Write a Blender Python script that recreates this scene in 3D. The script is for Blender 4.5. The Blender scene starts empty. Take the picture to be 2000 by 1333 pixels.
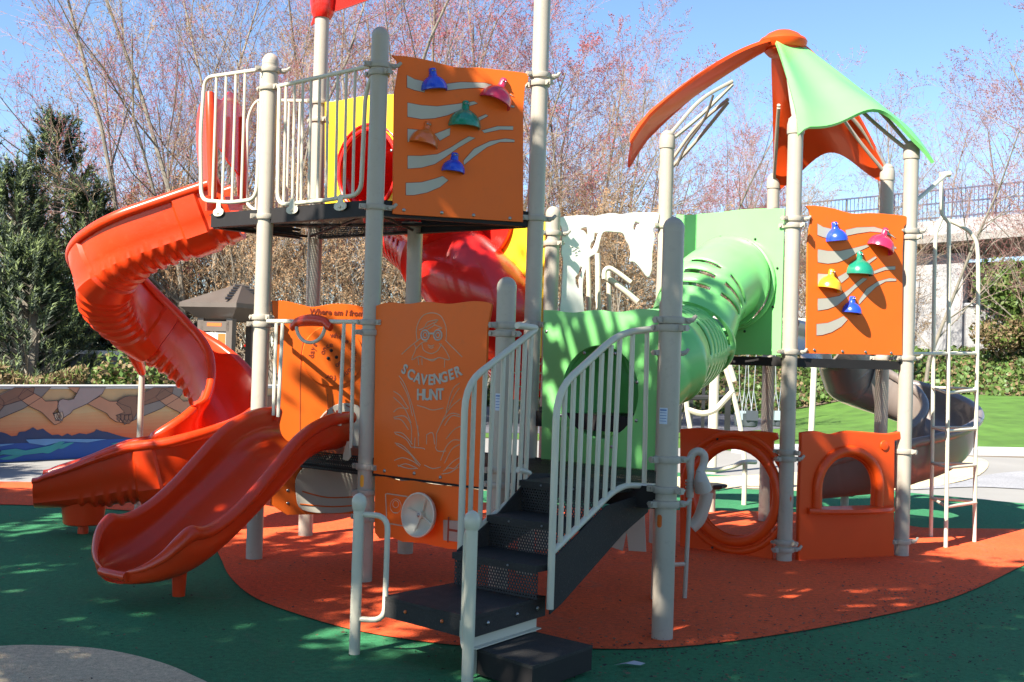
import bpy, bmesh, math, random
from mathutils import Vector, Matrix, noise
R = random.Random(7)
S = bpy.context.scene
C = S.collection
V = Vector
pi = math.pi
# ------------------------------------------------------------------ camera
FP, PIT, ROL, HC = 2275.13, .0132, .0304, 1.6512      # focal length in photo pixels, pitch, roll, eye height
cd = bpy.data.cameras.new('camera'); cam = bpy.data.objects.new('camera', cd); C.objects.link(cam)
cd.sensor_width = 36; cd.lens = FP / 2000 * 36; cd.clip_start = .05; cd.clip_end = 3000
cam.matrix_world = Matrix.Translation((0, 0, HC)) @ Matrix.Rotation(pi / 2 + PIT, 4, 'X') @ Matrix.Rotation(ROL, 4, 'Z')
S.camera = cam
# ------------------------------------------------------------------ light
SUN_EL = math.radians(42); SH = V((.67, .743, 0)).normalized()          # SH: where shadows run on the ground
w = bpy.data.worlds.new('World'); S.world = w; w.use_nodes = True
nt = w.node_tree; bg = nt.nodes['Background']; sky = nt.nodes.new('ShaderNodeTexSky')
sky.sky_type = 'NISHITA'; sky.sun_disc = False; sky.sun_elevation = SUN_EL
sky.sun_rotation = math.atan2(-SH.x, -SH.y); sky.air_density = .9; sky.dust_density = .1; sky.ozone_density = 4.5
nt.links.new(sky.outputs[0], bg.inputs[0]); bg.inputs[1].default_value = .077
sd = bpy.data.lights.new('sun', 'SUN'); so = bpy.data.objects.new('sun', sd); C.objects.link(so)
sd.energy = 5.0; sd.angle = math.radians(.45); sd.color = (1, .94, .84)
ld = V((SH.x * math.cos(SUN_EL), SH.y * math.cos(SUN_EL), -math.sin(SUN_EL)))
so.rotation_euler = ld.to_track_quat('-Z', 'Y').to_euler()
S.view_settings.view_transform = 'Standard'; S.view_settings.look = 'None'
S.view_settings.exposure = 1.6; S.view_settings.gamma = 1
S.cycles.max_bounces = 6; S.cycles.transparent_max_bounces = 24

# ------------------------------------------------------------------ helpers
def ray(px, py):
    a, b = px - 1000, py - 666.5
    sx = a * math.cos(ROL) + b * math.sin(ROL); sy = -a * math.sin(ROL) + b * math.cos(ROL)
    z = -sy / FP
    return V((sx / FP, math.cos(PIT) - z * math.sin(PIT), math.sin(PIT) + z * math.cos(PIT)))
def at(px, py, Y):
    d = ray(px, py); return V((0, 0, HC)) + d * (Y / d.y)
def gp(px, py, z=0.):
    d = ray(px, py); return V((0, 0, HC)) + d * ((z - HC) / d.z)
class Plane:                                           # vertical plane through two ground points
    def __init__(s, P, Q):
        s.o = V((P[0], P[1], 0)); d = V((Q[0] - P[0], Q[1] - P[1], 0)); s.L = d.length; s.d = d.normalized()
        s.n = V((s.d.y, -s.d.x, 0))
        if s.n.dot(-s.o) < 0: s.n = -s.n               # normal towards the viewer's side
    def hit(s, px, py, off=0.):
        r = ray(px, py); c = V((0, 0, HC)); o = s.o + s.n * off
        t = (o - c).dot(s.n) / r.dot(s.n); p = c + r * t
        return ((p - s.o).dot(s.d), p.z)
    def P(s, a, z, off=0.): return s.o + s.d * a + V((0, 0, z)) + s.n * off
    def px(s, pts, off=0.): return [s.hit(x, y, off) for x, y in pts]
def sm(pts, n=6, closed=False):                        # Catmull-Rom through points of any dimension
    pts = [V(p) if not isinstance(p, Vector) else p for p in pts]; N = len(pts); out = []
    for i in range(N if closed else N - 1):
        if closed: a, b, c, d = pts[i - 1], pts[i], pts[(i + 1) % N], pts[(i + 2) % N]
        else: a, b, c, d = pts[max(i - 1, 0)], pts[i], pts[i + 1], pts[min(i + 2, N - 1)]
        for k in range(n):
            t = k / n
            out.append(.5 * ((2 * b) + (c - a) * t + (2 * a - 5 * b + 4 * c - d) * t * t + (3 * b - a - 3 * c + d) * t ** 3))
    if not closed: out.append(pts[-1])
    return out
def fillet(pts, r, n=5):                               # round the inner corners of a polyline
    pts = [V(p) for p in pts]; out = [pts[0]]
    for i in range(1, len(pts) - 1):
        a, b, c = pts[i - 1], pts[i], pts[i + 1]
        e = min(r, (a - b).length * .48, (c - b).length * .48)
        p, q = b + (a - b).normalized() * e, b + (c - b).normalized() * e
        for k in range(n + 1):
            t = k / n; out.append(p * (1 - t) ** 2 + b * 2 * t * (1 - t) + q * t * t)
    return out + [pts[-1]]
class MB:
    def __init__(s): s.v = []; s.f = []; s.m = []
    def add(s, vs, fs, m=0):
        k = len(s.v); s.v += [tuple(x) for x in vs]; s.f += [tuple(i + k for i in f) for f in fs]; s.m += [m] * len(fs); return s
    def box(s, c, size, rz=0., m=0, M=None):
        x, y, z = [a / 2 for a in size]; M = M or (Matrix.Translation(c) @ Matrix.Rotation(rz, 4, 'Z'))
        vs = [M @ V((i * x, j * y, k * z)) for i in (-1, 1) for j in (-1, 1) for k in (-1, 1)]
        return s.add(vs, [(0, 1, 3, 2), (4, 6, 7, 5), (0, 4, 5, 1), (2, 3, 7, 6), (0, 2, 6, 4), (1, 5, 7, 3)], m)
    def prism(s, poly, z0, z1, m=0):                   # poly of (x, y)
        n = len(poly); vs = [(p[0], p[1], z0) for p in poly] + [(p[0], p[1], z1) for p in poly]
        A = sum(poly[i][0] * poly[(i + 1) % n][1] - poly[(i + 1) % n][0] * poly[i][1] for i in range(n))
        f = [tuple(range(n, 2 * n)), tuple(reversed(range(n)))] + [(i, (i + 1) % n, n + (i + 1) % n, n + i) for i in range(n)]
        if A < 0: f = [tuple(reversed(q)) for q in f]
        return s.add(vs, f, m)
    def tube(s, pts, r, n=10, m=0, caps=True, closed=False):
        pts = [V(p) for p in pts]; N = len(pts); rs = r if isinstance(r, (list, tuple)) else [r] * N
        vs = []; fs = []; up = None
        for i, p in enumerate(pts):
            if closed: t = pts[(i + 1) % N] - pts[i - 1]
            else: t = pts[min(i + 1, N - 1)] - pts[max(i - 1, 0)]
            t = t.normalized() if t.length > 1e-9 else V((0, 0, 1))
            if up is None: up = t.orthogonal().normalized()
            up = (up - t * up.dot(t)).normalized(); sd_ = t.cross(up)
            for k in range(n):
                a = 2 * pi * k / n; vs.append(p + (up * math.cos(a) + sd_ * math.sin(a)) * rs[i])
        for i in range(N if closed else N - 1):
            j = (i + 1) % N
            for k in range(n): fs.append((i * n + k, i * n + (k + 1) % n, j * n + (k + 1) % n, j * n + k))
        if caps and not closed: fs += [tuple(reversed(range(n))), tuple(range((N - 1) * n, N * n))]
        return s.add(vs, fs, m)
    def lathe(s, prof, o=(0, 0, 0), n=24, m=0, M=None):  # prof: (r, z) from bottom up
        M = M or Matrix.Translation(o); vs = []; fs = []
        for r_, z in prof:
            for k in range(n): a = 2 * pi * k / n; vs.append(M @ V((r_ * math.cos(a), r_ * math.sin(a), z)))
        for i in range(len(prof) - 1):
            for k in range(n): fs.append((i * n + k, i * n + (k + 1) % n, (i + 1) * n + (k + 1) % n, (i + 1) * n + k))
        fs += [tuple(reversed(range(n))), tuple(range((len(prof) - 1) * n, len(prof) * n))]
        return s.add(vs, fs, m)
    def sweep(s, prof, path, m=0, up=V((0, 0, 1)), caps=True, fn=None):   # closed profile (a sideways, b up)
        path = [V(p) for p in path]; N = len(path); n = len(prof); vs = []; fs = []
        for i, p in enumerate(path):
            t = (path[min(i + 1, N - 1)] - path[max(i - 1, 0)]).normalized(); a = t.cross(up).normalized(); b = a.cross(t).normalized()
            pr = fn(i, prof) if fn else prof
            vs += [p + a * q[0] + b * q[1] for q in pr]
        for i in range(N - 1):
            for k in range(n): fs.append((i * n + k, (i + 1) * n + k, (i + 1) * n + (k + 1) % n, i * n + (k + 1) % n))
        if caps: fs += [tuple(range(n)), tuple(reversed(range((N - 1) * n, N * n)))]
        return s.add(vs, fs, m)
    def flat(s, pl, outer, holes=(), th=.02, off=0., bev=.003, m=0):      # flat board in a vertical plane
        cu = bpy.data.curves.new('tmp', 'CURVE'); cu.dimensions = '2D'; cu.fill_mode = 'BOTH'
        cu.extrude = max(th / 2 - bev, 0.); cu.bevel_depth = bev; cu.bevel_resolution = 1; cu.offset = -bev
        for loop in [outer] + list(holes):
            sp = cu.splines.new('POLY'); sp.points.add(len(loop) - 1); sp.use_cyclic_u = True
            for q, p in zip(sp.points, loop): q.co = (p[0], p[1], 0, 1)
        return s._curve(cu, pl, off, m)
    def _curve(s, cu, pl, off, m, fn=None):
        o = bpy.data.objects.new('tmp', cu); C.objects.link(o); dg = bpy.context.evaluated_depsgraph_get(); dg.update()
        me = bpy.data.meshes.new_from_object(o.evaluated_get(dg))
        fn = fn or (lambda c: pl.P(c.x, c.y, off + c.z))
        vs = [fn(v.co) for v in me.vertices]; fs = [tuple(p.vertices) for p in me.polygons]
        if pl is not None and pl.d.cross(V((0, 0, 1))).dot(pl.n) < 0: fs = [tuple(reversed(f)) for f in fs]
        s.add(vs, fs, m)
        bpy.data.objects.remove(o); bpy.data.curves.remove(cu); bpy.data.meshes.remove(me); return s
    def text(s, pl, txt, size, a, z, off=0., th=.002, rot=0., m=0, bold=0., shear=0., sx=1.):
        cu = bpy.data.curves.new('tmp', 'FONT'); cu.body = txt; cu.size = size; cu.extrude = th; cu.align_x = 'CENTER'; cu.align_y = 'CENTER'
        cu.offset = bold; cu.shear = shear; cu.resolution_u = 3
        cr, sr = math.cos(rot), math.sin(rot)
        return s._curve(cu, pl, off, m, lambda c: pl.P(a + (c.x * sx) * cr - c.y * sr, z + c.x * sx * sr + c.y * cr, off + c.z))
WO = {}
def tag(o, label=None, cat=None, group=None, kind=None):
    if label: o['label'] = label
    if cat: o['category'] = cat
    if group: o['group'] = group
    if kind: o['kind'] = kind
    return o
def empty(name, loc, label=None, cat=None, group=None):
    o = bpy.data.objects.new(name, None); C.objects.link(o); o.location = loc; o.empty_display_size = .2
    WO[o.name] = V(loc); return tag(o, label, cat, group)
def build(name, mb, mats, parent=None, label=None, cat=None, group=None, kind=None, ang=38, fix=False, org=None):
    if name == 'bolt' and len(mb.v) > 40 and len(mb.v) % 40 == 0:
        for i in range(len(mb.v) // 40):
            q = MB(); q.v = mb.v[i * 40:i * 40 + 40]; q.f = [tuple(k - i * 40 for k in f) for f in mb.f[i * 32:i * 32 + 32]]; q.m = [0] * 32; o = build(name, q, mats, parent)
        return o
    me = bpy.data.meshes.new(name); mats = mats if isinstance(mats, (list, tuple)) else [mats]
    xs = [v[0] for v in mb.v]; ys = [v[1] for v in mb.v]; zs = [v[2] for v in mb.v]
    o3 = V(org) if org is not None else V(((min(xs) + max(xs)) / 2, (min(ys) + max(ys)) / 2, min(zs)))
    me.from_pydata([(a - o3.x, b - o3.y, c - o3.z) for a, b, c in mb.v], [], mb.f)
    for m in mats: me.materials.append(m)
    if len(mats) > 1: me.polygons.foreach_set('material_index', mb.m)
    if fix:
        b = bmesh.new(); b.from_mesh(me); bmesh.ops.recalc_face_normals(b, faces=b.faces); b.to_mesh(me); b.free()
    if ang:
        me.polygons.foreach_set('use_smooth', [True] * len(me.polygons)); me.set_sharp_from_angle(angle=math.radians(ang))
    me.update()
    o = bpy.data.objects.new(name, me); C.objects.link(o)
    if parent is not None: o.parent = parent; o.location = o3 - WO[parent.name]
    else: o.location = o3
    WO[o.name] = o3
    return tag(o, label, cat, group, kind)
def copy_tree(o, parent=None):
    c = o.copy(); C.objects.link(c); c.parent = parent
    for ch in [x for x in bpy.data.objects if x.parent == o]: copy_tree(ch, c)
    return c

# ------------------------------------------------------------------ materials
def mat(name, col, rough=.5, metal=0., var=.06, vs=3., bump=0., bs=60., coat=0., spec=.5, dirt=0., dcol=(.05, .045, .04), trans=0.):
    m = bpy.data.materials.new(name); m.use_nodes = True; t = m.node_tree; n = t.nodes; l = t.links; b = n['Principled BSDF']
    b.inputs['Roughness'].default_value = rough; b.inputs['Metallic'].default_value = metal
    b.inputs['Coat Weight'].default_value = coat; b.inputs['Specular IOR Level'].default_value = spec
    tc = n.new('ShaderNodeTexCoord')
    ns = n.new('ShaderNodeTexNoise'); ns.inputs['Scale'].default_value = vs; ns.inputs['Detail'].default_value = 6; l.new(tc.outputs['Object'], ns.inputs['Vector'])
    mx = n.new('ShaderNodeMix'); mx.data_type = 'RGBA'; l.new(ns.outputs['Fac'], mx.inputs[0])
    mx.inputs[6].default_value = (*[max(c * (1 - var * 2), 0) for c in col], 1); mx.inputs[7].default_value = (*[min(c * (1 + var * 2), 1) for c in col], 1)
    out = mx.outputs[2]
    if dirt:
        n2 = n.new('ShaderNodeTexNoise'); n2.inputs['Scale'].default_value = vs * 7; n2.inputs['Detail'].default_value = 8; n2.inputs['Roughness'].default_value = .7; l.new(tc.outputs['Object'], n2.inputs['Vector'])
        mr = n.new('ShaderNodeMapRange'); mr.inputs[1].default_value = .55; mr.inputs[2].default_value = .75; mr.inputs[4].default_value = dirt; l.new(n2.outputs['Fac'], mr.inputs[0])
        m2 = n.new('ShaderNodeMix'); m2.data_type = 'RGBA'; l.new(mr.outputs[0], m2.inputs[0]); l.new(out, m2.inputs[6]); m2.inputs[7].default_value = (*dcol, 1); out = m2.outputs[2]
    l.new(out, b.inputs['Base Color'])
    rr = n.new('ShaderNodeMapRange'); rr.inputs[3].default_value = rough * .8; rr.inputs[4].default_value = min(rough * 1.3, 1); l.new(ns.outputs['Fac'], rr.inputs[0]); l.new(rr.outputs[0], b.inputs['Roughness'])
    if bump:
        n3 = n.new('ShaderNodeTexNoise'); n3.inputs['Scale'].default_value = bs; n3.inputs['Detail'].default_value = 4; l.new(tc.outputs['Object'], n3.inputs['Vector'])
        bp = n.new('ShaderNodeBump'); bp.inputs['Strength'].default_value = bump; bp.inputs['Distance'].default_value = .01; l.new(n3.outputs['Fac'], bp.inputs['Height']); l.new(bp.outputs[0], b.inputs['Normal'])
    if trans:
        td = n.new('ShaderNodeBsdfTranslucent'); l.new(out, td.inputs[0]); ms = n.new('ShaderNodeMixShader'); ms.inputs[0].default_value = trans
        l.new(b.outputs[0], ms.inputs[1]); l.new(td.outputs[0], ms.inputs[2]); l.new(ms.outputs[0], n['Material Output'].inputs[0])
    return m
def perforate(m, k, rad, plane='xy'):                  # drill a hexagonal grid of round holes
    t = m.node_tree; n = t.nodes; l = t.links
    tc = n.new('ShaderNodeTexCoord'); sp = n.new('ShaderNodeSeparateXYZ'); l.new(tc.outputs['Object'], sp.inputs[0])
    def ma(op, a, b_=None):
        q = n.new('ShaderNodeMath'); q.operation = op
        for i, x in enumerate((a, b_)):
            if x is None: continue
            if isinstance(x, (int, float)): q.inputs[i].default_value = x
            else: l.new(x, q.inputs[i])
        return q.outputs[0]
    X, Y = (sp.outputs[0], sp.outputs[1]) if plane == 'xy' else (ma('ADD', ma('MULTIPLY', sp.outputs[0], .78), ma('MULTIPLY', sp.outputs[1], -.62)), sp.outputs[2])
    def dist(ox, oy):
        fx = ma('SUBTRACT', ma('FRACT', ma('ADD', ma('MULTIPLY', X, k), ox)), .5)
        fy = ma('MULTIPLY', ma('SUBTRACT', ma('FRACT', ma('ADD', ma('MULTIPLY', Y, k / 1.732), oy)), .5), 1.732)
        return ma('SQRT', ma('ADD', ma('MULTIPLY', fx, fx), ma('MULTIPLY', fy, fy)))
    h = ma('LESS_THAN', ma('MINIMUM', dist(0, 0), dist(.5, .5)), rad)
    tr = n.new('ShaderNodeBsdfTransparent'); ms = n.new('ShaderNodeMixShader'); l.new(h, ms.inputs[0])
    l.new(n['Principled BSDF'].outputs[0], ms.inputs[1]); l.new(tr.outputs[0], ms.inputs[2]); l.new(ms.outputs[0], n['Material Output'].inputs[0])
    return m
def rubber(name, col, spk=(.02, .02, .02)):
    m = mat(name, col, .92, spec=.2, var=.15, vs=1.1, bump=.8, bs=120, dirt=.0)
    t = m.node_tree; n = t.nodes; l = t.links; b = n['Principled BSDF']; src = b.inputs['Base Color'].links[0].from_socket
    tc = n.new('ShaderNodeTexCoord')
    vo = n.new('ShaderNodeTexNoise'); vo.inputs['Scale'].default_value = 130; vo.inputs['Detail'].default_value = 2; l.new(tc.outputs['Object'], vo.inputs['Vector'])
    mr = n.new('ShaderNodeMapRange'); mr.inputs[1].default_value = .56; mr.inputs[2].default_value = .66; mr.inputs[4].default_value = .45; l.new(vo.outputs['Fac'], mr.inputs[0])
    mx = n.new('ShaderNodeMix'); mx.data_type = 'RGBA'; l.new(mr.outputs[0], mx.inputs[0]); l.new(src, mx.inputs[6]); mx.inputs[7].default_value = (*spk, 1)
    # worn / scuffed lighter and darker patches
    n2 = n.new('ShaderNodeTexNoise'); n2.inputs['Scale'].default_value = 9; n2.inputs['Detail'].default_value = 9; n2.inputs['Roughness'].default_value = .75; l.new(tc.outputs['Object'], n2.inputs['Vector'])
    m2 = n.new('ShaderNodeMapRange'); m2.inputs[1].default_value = .58; m2.inputs[2].default_value = .74; m2.inputs[4].default_value = .5; l.new(n2.outputs['Fac'], m2.inputs[0])
    mz = n.new('ShaderNodeMix'); mz.data_type = 'RGBA'; l.new(m2.outputs[0], mz.inputs[0]); l.new(mx.outputs[2], mz.inputs[6]); mz.inputs[7].default_value = (.10, .085, .075, 1)
    n4 = n.new('ShaderNodeTexNoise'); n4.inputs['Scale'].default_value = 26; n4.inputs['Detail'].default_value = 8; n4.inputs['Roughness'].default_value = .8; l.new(tc.outputs['Object'], n4.inputs['Vector'])
    m4 = n.new('ShaderNodeMapRange'); m4.inputs[1].default_value = .3; m4.inputs[2].default_value = .7; m4.inputs[3].default_value = .62; m4.inputs[4].default_value = 1.38; l.new(n4.outputs['Fac'], m4.inputs[0])
    vm = n.new('ShaderNodeVectorMath'); vm.operation = 'SCALE'; l.new(mz.outputs[2], vm.inputs[0]); l.new(m4.outputs[0], vm.inputs['Scale'])
    n5 = n.new('ShaderNodeTexNoise'); n5.inputs['Scale'].default_value = 2.2; n5.inputs['Detail'].default_value = 10; n5.inputs['Roughness'].default_value = .78; n5.inputs['Distortion'].default_value = 1.2; l.new(tc.outputs['Object'], n5.inputs['Vector'])
    m5 = n.new('ShaderNodeMapRange'); m5.inputs[1].default_value = .56; m5.inputs[2].default_value = .70; m5.inputs[4].default_value = .30; l.new(n5.outputs['Fac'], m5.inputs[0])
    m6 = n.new('ShaderNodeMix'); m6.data_type = 'RGBA'; l.new(m5.outputs[0], m6.inputs[0]); l.new(vm.outputs[0], m6.inputs[6]); m6.inputs[7].default_value = (.16, .13, .10, 1)
    l.new(m6.outputs[2], b.inputs['Base Color']); return m
M = dict(
    post=mat('post_paint', (.375, .33, .265), .40, var=.07, vs=3, coat=.08, dirt=.35, dcol=(.20, .18, .15)),
    clamp=mat('clamp_metal', (.35, .31, .25), .45, var=.06, vs=14, dirt=.2),
    cream=mat('cream_coating', (.57, .53, .41), .4, var=.04, vs=5, coat=.1),
    lit_cream=mat('sunlit_cream', (.78, .75, .68), .45, var=.03),  # cream lightened: the sunlit panel's overexposed white is put into the colour
    tan=mat('tan_plastic', (.44, .38, .31), .5, var=.05),
    orange=mat('orange_board', (.78, .130, .008), .55, spec=.3, var=.05, vs=2.5, coat=.05, dirt=.28, dcol=(.50, .12, .03)),
    slide=mat('slide_plastic', (.72, .048, .006), .3, var=.06, vs=2.2, coat=.15, dirt=.30, dcol=(.55, .16, .07), trans=.12),
    rorange=mat('moulded_orange', (.76, .072, .006), .42, spec=.35, trans=.12, var=.06, vs=2.5, coat=.15),
    red=mat('red_plastic', (.72, .018, .012), .25, var=.05, coat=.4, trans=.15),
    yellow=mat('yellow_board', (.85, .55, .015), .42, var=.03),
    lime=mat('lime_plastic', (.19, .58, .17), .33, var=.05, coat=.2),
    black=mat('black_vinyl', (.030, .028, .026), .62, spec=.25, var=.15, vs=12, bump=.3, bs=160, dirt=.6, dcol=(.10, .095, .09)),
    dgrey=mat('brown_steel', (.014, .012, .012), .6, spec=.3, var=.1, dirt=.2),
    inlay=mat('sand_core', (.42, .39, .32), .6),
    groove=mat('cut_line', (.50, .36, .24), .6),
    ink=mat('dark_groove', (.25, .035, .008), .6),
    blue=mat('blue_plastic', (.015, .06, .52), .25, coat=.5), green=mat('green_plastic', (.01, .20, .12), .25, coat=.5),
    pink=mat('crimson_plastic', (.58, .02, .07), .25, coat=.5), ochre=mat('ochre_plastic', (.85, .36, .015), .28, coat=.4), brick=mat('brick_plastic', (.60, .12, .015), .28, coat=.4),
    bolt=mat('bolt_steel', (.35, .34, .33), .3, .9), brown=mat('brown_plastic', (.10, .078, .062), .4, coat=.2, var=.08), taupe=mat('taupe_plastic', (.19, .155, .135), .3, coat=.35, var=.08),
    gorange=rubber('orange_rubber', (.80, .105, .030)), ggreen=rubber('green_rubber', (.038, .195, .082)), gsand=rubber('sand_rubber', (.66, .52, .33)), ggrey=rubber('grey_rubber', (.30, .30, .31)),
    conc=mat('pale_concrete', (.25, .24, .22), .85, var=.10, vs=.6, bump=.3, bs=40, dirt=.3, dcol=(.25, .24, .22)),
    wcon=mat('weathered_concrete', (.34, .335, .33), .85, var=.16, vs=.35, bump=.3, bs=8, dirt=.55, dcol=(.20, .195, .18)),
    kerb=mat('kerb_concrete', (.42, .42, .43), .8, var=.06, dirt=.2), asphalt=mat('asphalt', (.10, .10, .115), .85, var=.2, vs=1.2, bump=.3),
    lawn=mat('grass_green', (.062, .145, .014), .9, var=.3, vs=1.6, bump=1, bs=30, dirt=.4, dcol=(.11, .13, .02)),
    soil=mat('soil', (.12, .09, .055), .95, var=.3, vs=.5, bump=.6, bs=9, dirt=.5, dcol=(.07, .08, .03)),
    ivy=mat('ivy_leaf', (.085, .15, .03), .5, var=.45, vs=2.0, trans=.15), shrub=mat('shrub_leaf', (.11, .16, .03), .55, var=.4, vs=3, trans=.2),
    dryleaf=mat('dry_leaf', (.22, .155, .075), .7, var=.35, vs=8, trans=.25), bark=mat('bark', (.19, .165, .13), .9, var=.3, vs=3, bump=.6, bs=30, dirt=.5, dcol=(.12, .15, .05)),
    twig=mat('twig', (.27, .17, .145), .85, var=.3, vs=1.2), bud=mat('red_bud', (.44, .10, .11), .7, var=.3, vs=1, trans=.35), twigb=mat('brown_twig', (.30, .225, .14), .85, var=.35, vs=1.0), budb=mat('russet_bud', (.34, .20, .10), .7, var=.35, vs=1., trans=.3),
    pine=mat('pine_needle', (.026, .046, .020), .6, var=.4, vs=1.1, trans=.1), pinet=mat('pine_tip', (.13, .17, .05), .6, var=.3, vs=1.1, trans=.1),
    dark=mat('dark_leaf', (.022, .038, .018), .6, var=.5, vs=1.5), rail=mat('blue_steel', (.02, .03, .08), .5), fence=mat('black_fence', (.02, .02, .022), .45),
    white=mat('white_board', (.75, .75, .72), .5, var=.02), wallc=mat('mural_cap', (.46, .45, .43), .8, var=.08, dirt=.3), dwall=mat('grey_wall', (.11, .115, .125), .85, var=.12, dirt=.3),
    chain=mat('chain', (.42, .44, .44), .4, .6), swb=mat('bucket_blue', (.28, .34, .36), .5), swd=mat('bucket_dark', (.05, .06, .07), .5),
    bluep=mat('pale_label', (.50, .56, .66), .5, var=.02), lbl=mat('label_ink', (.12, .2, .4), .6), cloth=mat('dark_cloth', (.035, .01, .02), .9, bump=.3), skin=mat('skin', (.45, .25, .18), .5),
)
M['perf'] = perforate(mat('perforated_vinyl', (.014, .014, .015), .6, spec=.3, var=.1), 46., .34)
M['perfv'] = perforate(mat('perforated_riser', (.018, .018, .020), .5, var=.1), 52., .32, 'v')
# ------------------------------------------------------------------ ground
def sheet(name, px, z, m, kind='structure', extra=()):
    pts = [gp(x, y, 0) for x, y in px]
    mb = MB(); mb.add([(p.x, p.y, z) for p in pts], [tuple(range(len(pts)))])
    b = build(name, mb, m, kind=kind, ang=0)
    if b.data.polygons[0].normal.z < 0: b.data.flip_normals()
    return b
def rise(X, Y): return max(0, Y - 24.5) * .062 * min(1, max(0, (X - 7.5) / 4)) ** 1.3
lw = MB(); LN, LM = 48, 24
lw.add([(lambda X, Y: (X, Y, .012 + rise(X, Y) + .02 * noise.noise(V((X * .9, Y * .9, 0))) * min(1, (Y - (22.4 + X * .09)) / 2)))(7.6 + 52 * i / LN, (22.6 + (52 * i / LN) * .095) + (39.5 - (22.6 + (52 * i / LN) * .095)) * j / LM) for j in range(LM + 1) for i in range(LN + 1)],
       [(j * (LN + 1) + i, j * (LN + 1) + i + 1, (j + 1) * (LN + 1) + i + 1, (j + 1) * (LN + 1) + i) for j in range(LM) for i in range(LN)])
build('sloping_lawn', lw, M['lawn'], kind='structure', ang=60)
g = MB()
NX = 60
g.add([(-900 + 1800 * i / NX, -600 + 2400 * j / NX, 0) for j in range(NX + 1) for i in range(NX + 1)],
      [(j * (NX + 1) + i, j * (NX + 1) + i + 1, (j + 1) * (NX + 1) + i + 1, (j + 1) * (NX + 1) + i) for j in range(NX) for i in range(NX)])
build('ground', g, M['soil'], kind='structure', ang=0)
def psheet(name, pts, z, m):
    mb = MB(); mb.add([(p[0], p[1], z) for p in pts], [tuple(range(len(pts)))]); b = build(name, mb, m, kind='structure', ang=0)
    if b.data.polygons[0].normal.z < 0: b.data.flip_normals()
psheet('lawn', [(4.5, 21.8), (10, 23), (18, 24), (60, 27.5), (60, 30), (12, 38.5), (9, 33), (6, 29), (3, 27), (-2, 24)], .008, M['lawn'])
psheet('asphalt_path', [(-3, 24), (2, 25.5), (5.5, 28), (8.5, 32), (12, 38), (-3, 38)], .013, M['asphalt'])
psheet('concrete_paving', [(-40, -30), (40, -30), (40, 22.8), (4, 22.3), (-4, 24), (-40, 30)], .003, M['conc'])
gr = sm([(-14, -3), (-14, 6), (-8.2, 9.5), (-7.0, 10.9), (-5.6, 11.6), (-4.2, 13.2), (-2.8, 15.2), (-1, 16.5), (1.2, 17.3), (3.2, 17), (5.5, 15.3), (8, 13.6), (12, 12.2), (16, 8), (16, -3)], 6)
psheet('green_play_surface', gr, .010, M['ggreen'])
sheet('sand_play_surface', [(x, y) for x, y in sm([(300, 935), (600, 925), (1000, 925), (1250, 931), (1400, 933), (1600, 920), (1790, 890), (1880, 892), (1930, 905), (1900, 935), (1780, 957), (1600, 962), (1450, 957), (1250, 955), (1000, 960), (600, 960), (420, 950)], 5, True)], .014, M['gsand'])
sheet('grey_play_surface', [(x, y) for x, y in sm([(1780, 958), (1870, 945), (1960, 925), (2200, 915), (2500, 940), (2200, 965), (2000, 957), (1900, 953)], 5, True)], .014, M['ggrey'])
ob = sm([(-500, 1003), (-200, 992), (0, 989), (150, 995), (270, 1003), (350, 1022), (410, 1062), (430, 1093), (448, 1130), (490, 1168), (560, 1198), (690, 1236), (850, 1262), (1000, 1272), (1150, 1273), (1260, 1273), (1400, 1262), (1600, 1232), (1800, 1190), (1900, 1157), (2000, 1108), (2080, 1075), (2100, 1056),
         (2070, 1040), (2000, 1037), (1900, 1036), (1800, 1034), (1740, 1022), (1640, 1008), (1480, 1002), (1370, 1001), (1200, 997), (1000, 988), (800, 975), (600, 962), (420, 955), (340, 953), (200, 947), (0, 944), (-200, 941), (-500, 944)], 5, True)
sheet('orange_play_surface', ob, .018, M['gorange'])
sheet('sand_circle', sm([(0, 1270), (100, 1269), (200, 1276), (300, 1298), (370, 1325), (430, 1365), (380, 1430), (200, 1480), (0, 1500), (-200, 1460), (-300, 1360), (-200, 1290)], 5, True), .022, M['gsand'])
kb = MB(); kp = [V((4.2, 21.4, 0)), V((6, 22.2, 0)), V((10, 23.0, 0)), V((18, 24, 0)), V((40, 26, 0))]
kb.sweep([(-.18, 0), (.18, 0), (.18, .12), (.15, .15), (-.15, .15), (-.18, .12)], sm(kp, 4)); build('lawn_kerb', kb, M['kerb'], kind='structure')
# dead leaves and bark chips lying about
db = MB()
for k in range(4200):
    if k < 2300:
        x, y = R.choice([(1.6, 6.7), (2.4, 7.4), (3.2, 8.0), (.9, 6.4), (3.6, 8.6), (1.9, 6.2)]); x += R.gauss(0, .55); y += R.gauss(0, .35)
    else: x, y = R.uniform(-5, 5.5), R.uniform(4.2, 11)
    s = R.uniform(.004, .013) * (1.5 if R.random() < .1 else 1); a = R.uniform(0, 6.3); e = R.uniform(.3, 1)
    c, q = math.cos(a), math.sin(a)
    db.add([(x + (i * c - j * e * q) * s, y + (i * q + j * e * c) * s, .024 + R.uniform(0, .008)) for i, j in ((-1, -.4), (.2, -1), (1, .3), (-.1, 1))], [(0, 1, 2, 3)], R.choice((0, 0, 1)))
build('leaf_litter', db, [mat('chip_dark', (.03, .022, .02), .9), mat('chip_brown', (.14, .09, .05), .9)], kind='stuff', ang=0,
      label='scattered dark bark chips and leaf bits on the rubber surface', cat='litter')

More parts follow.
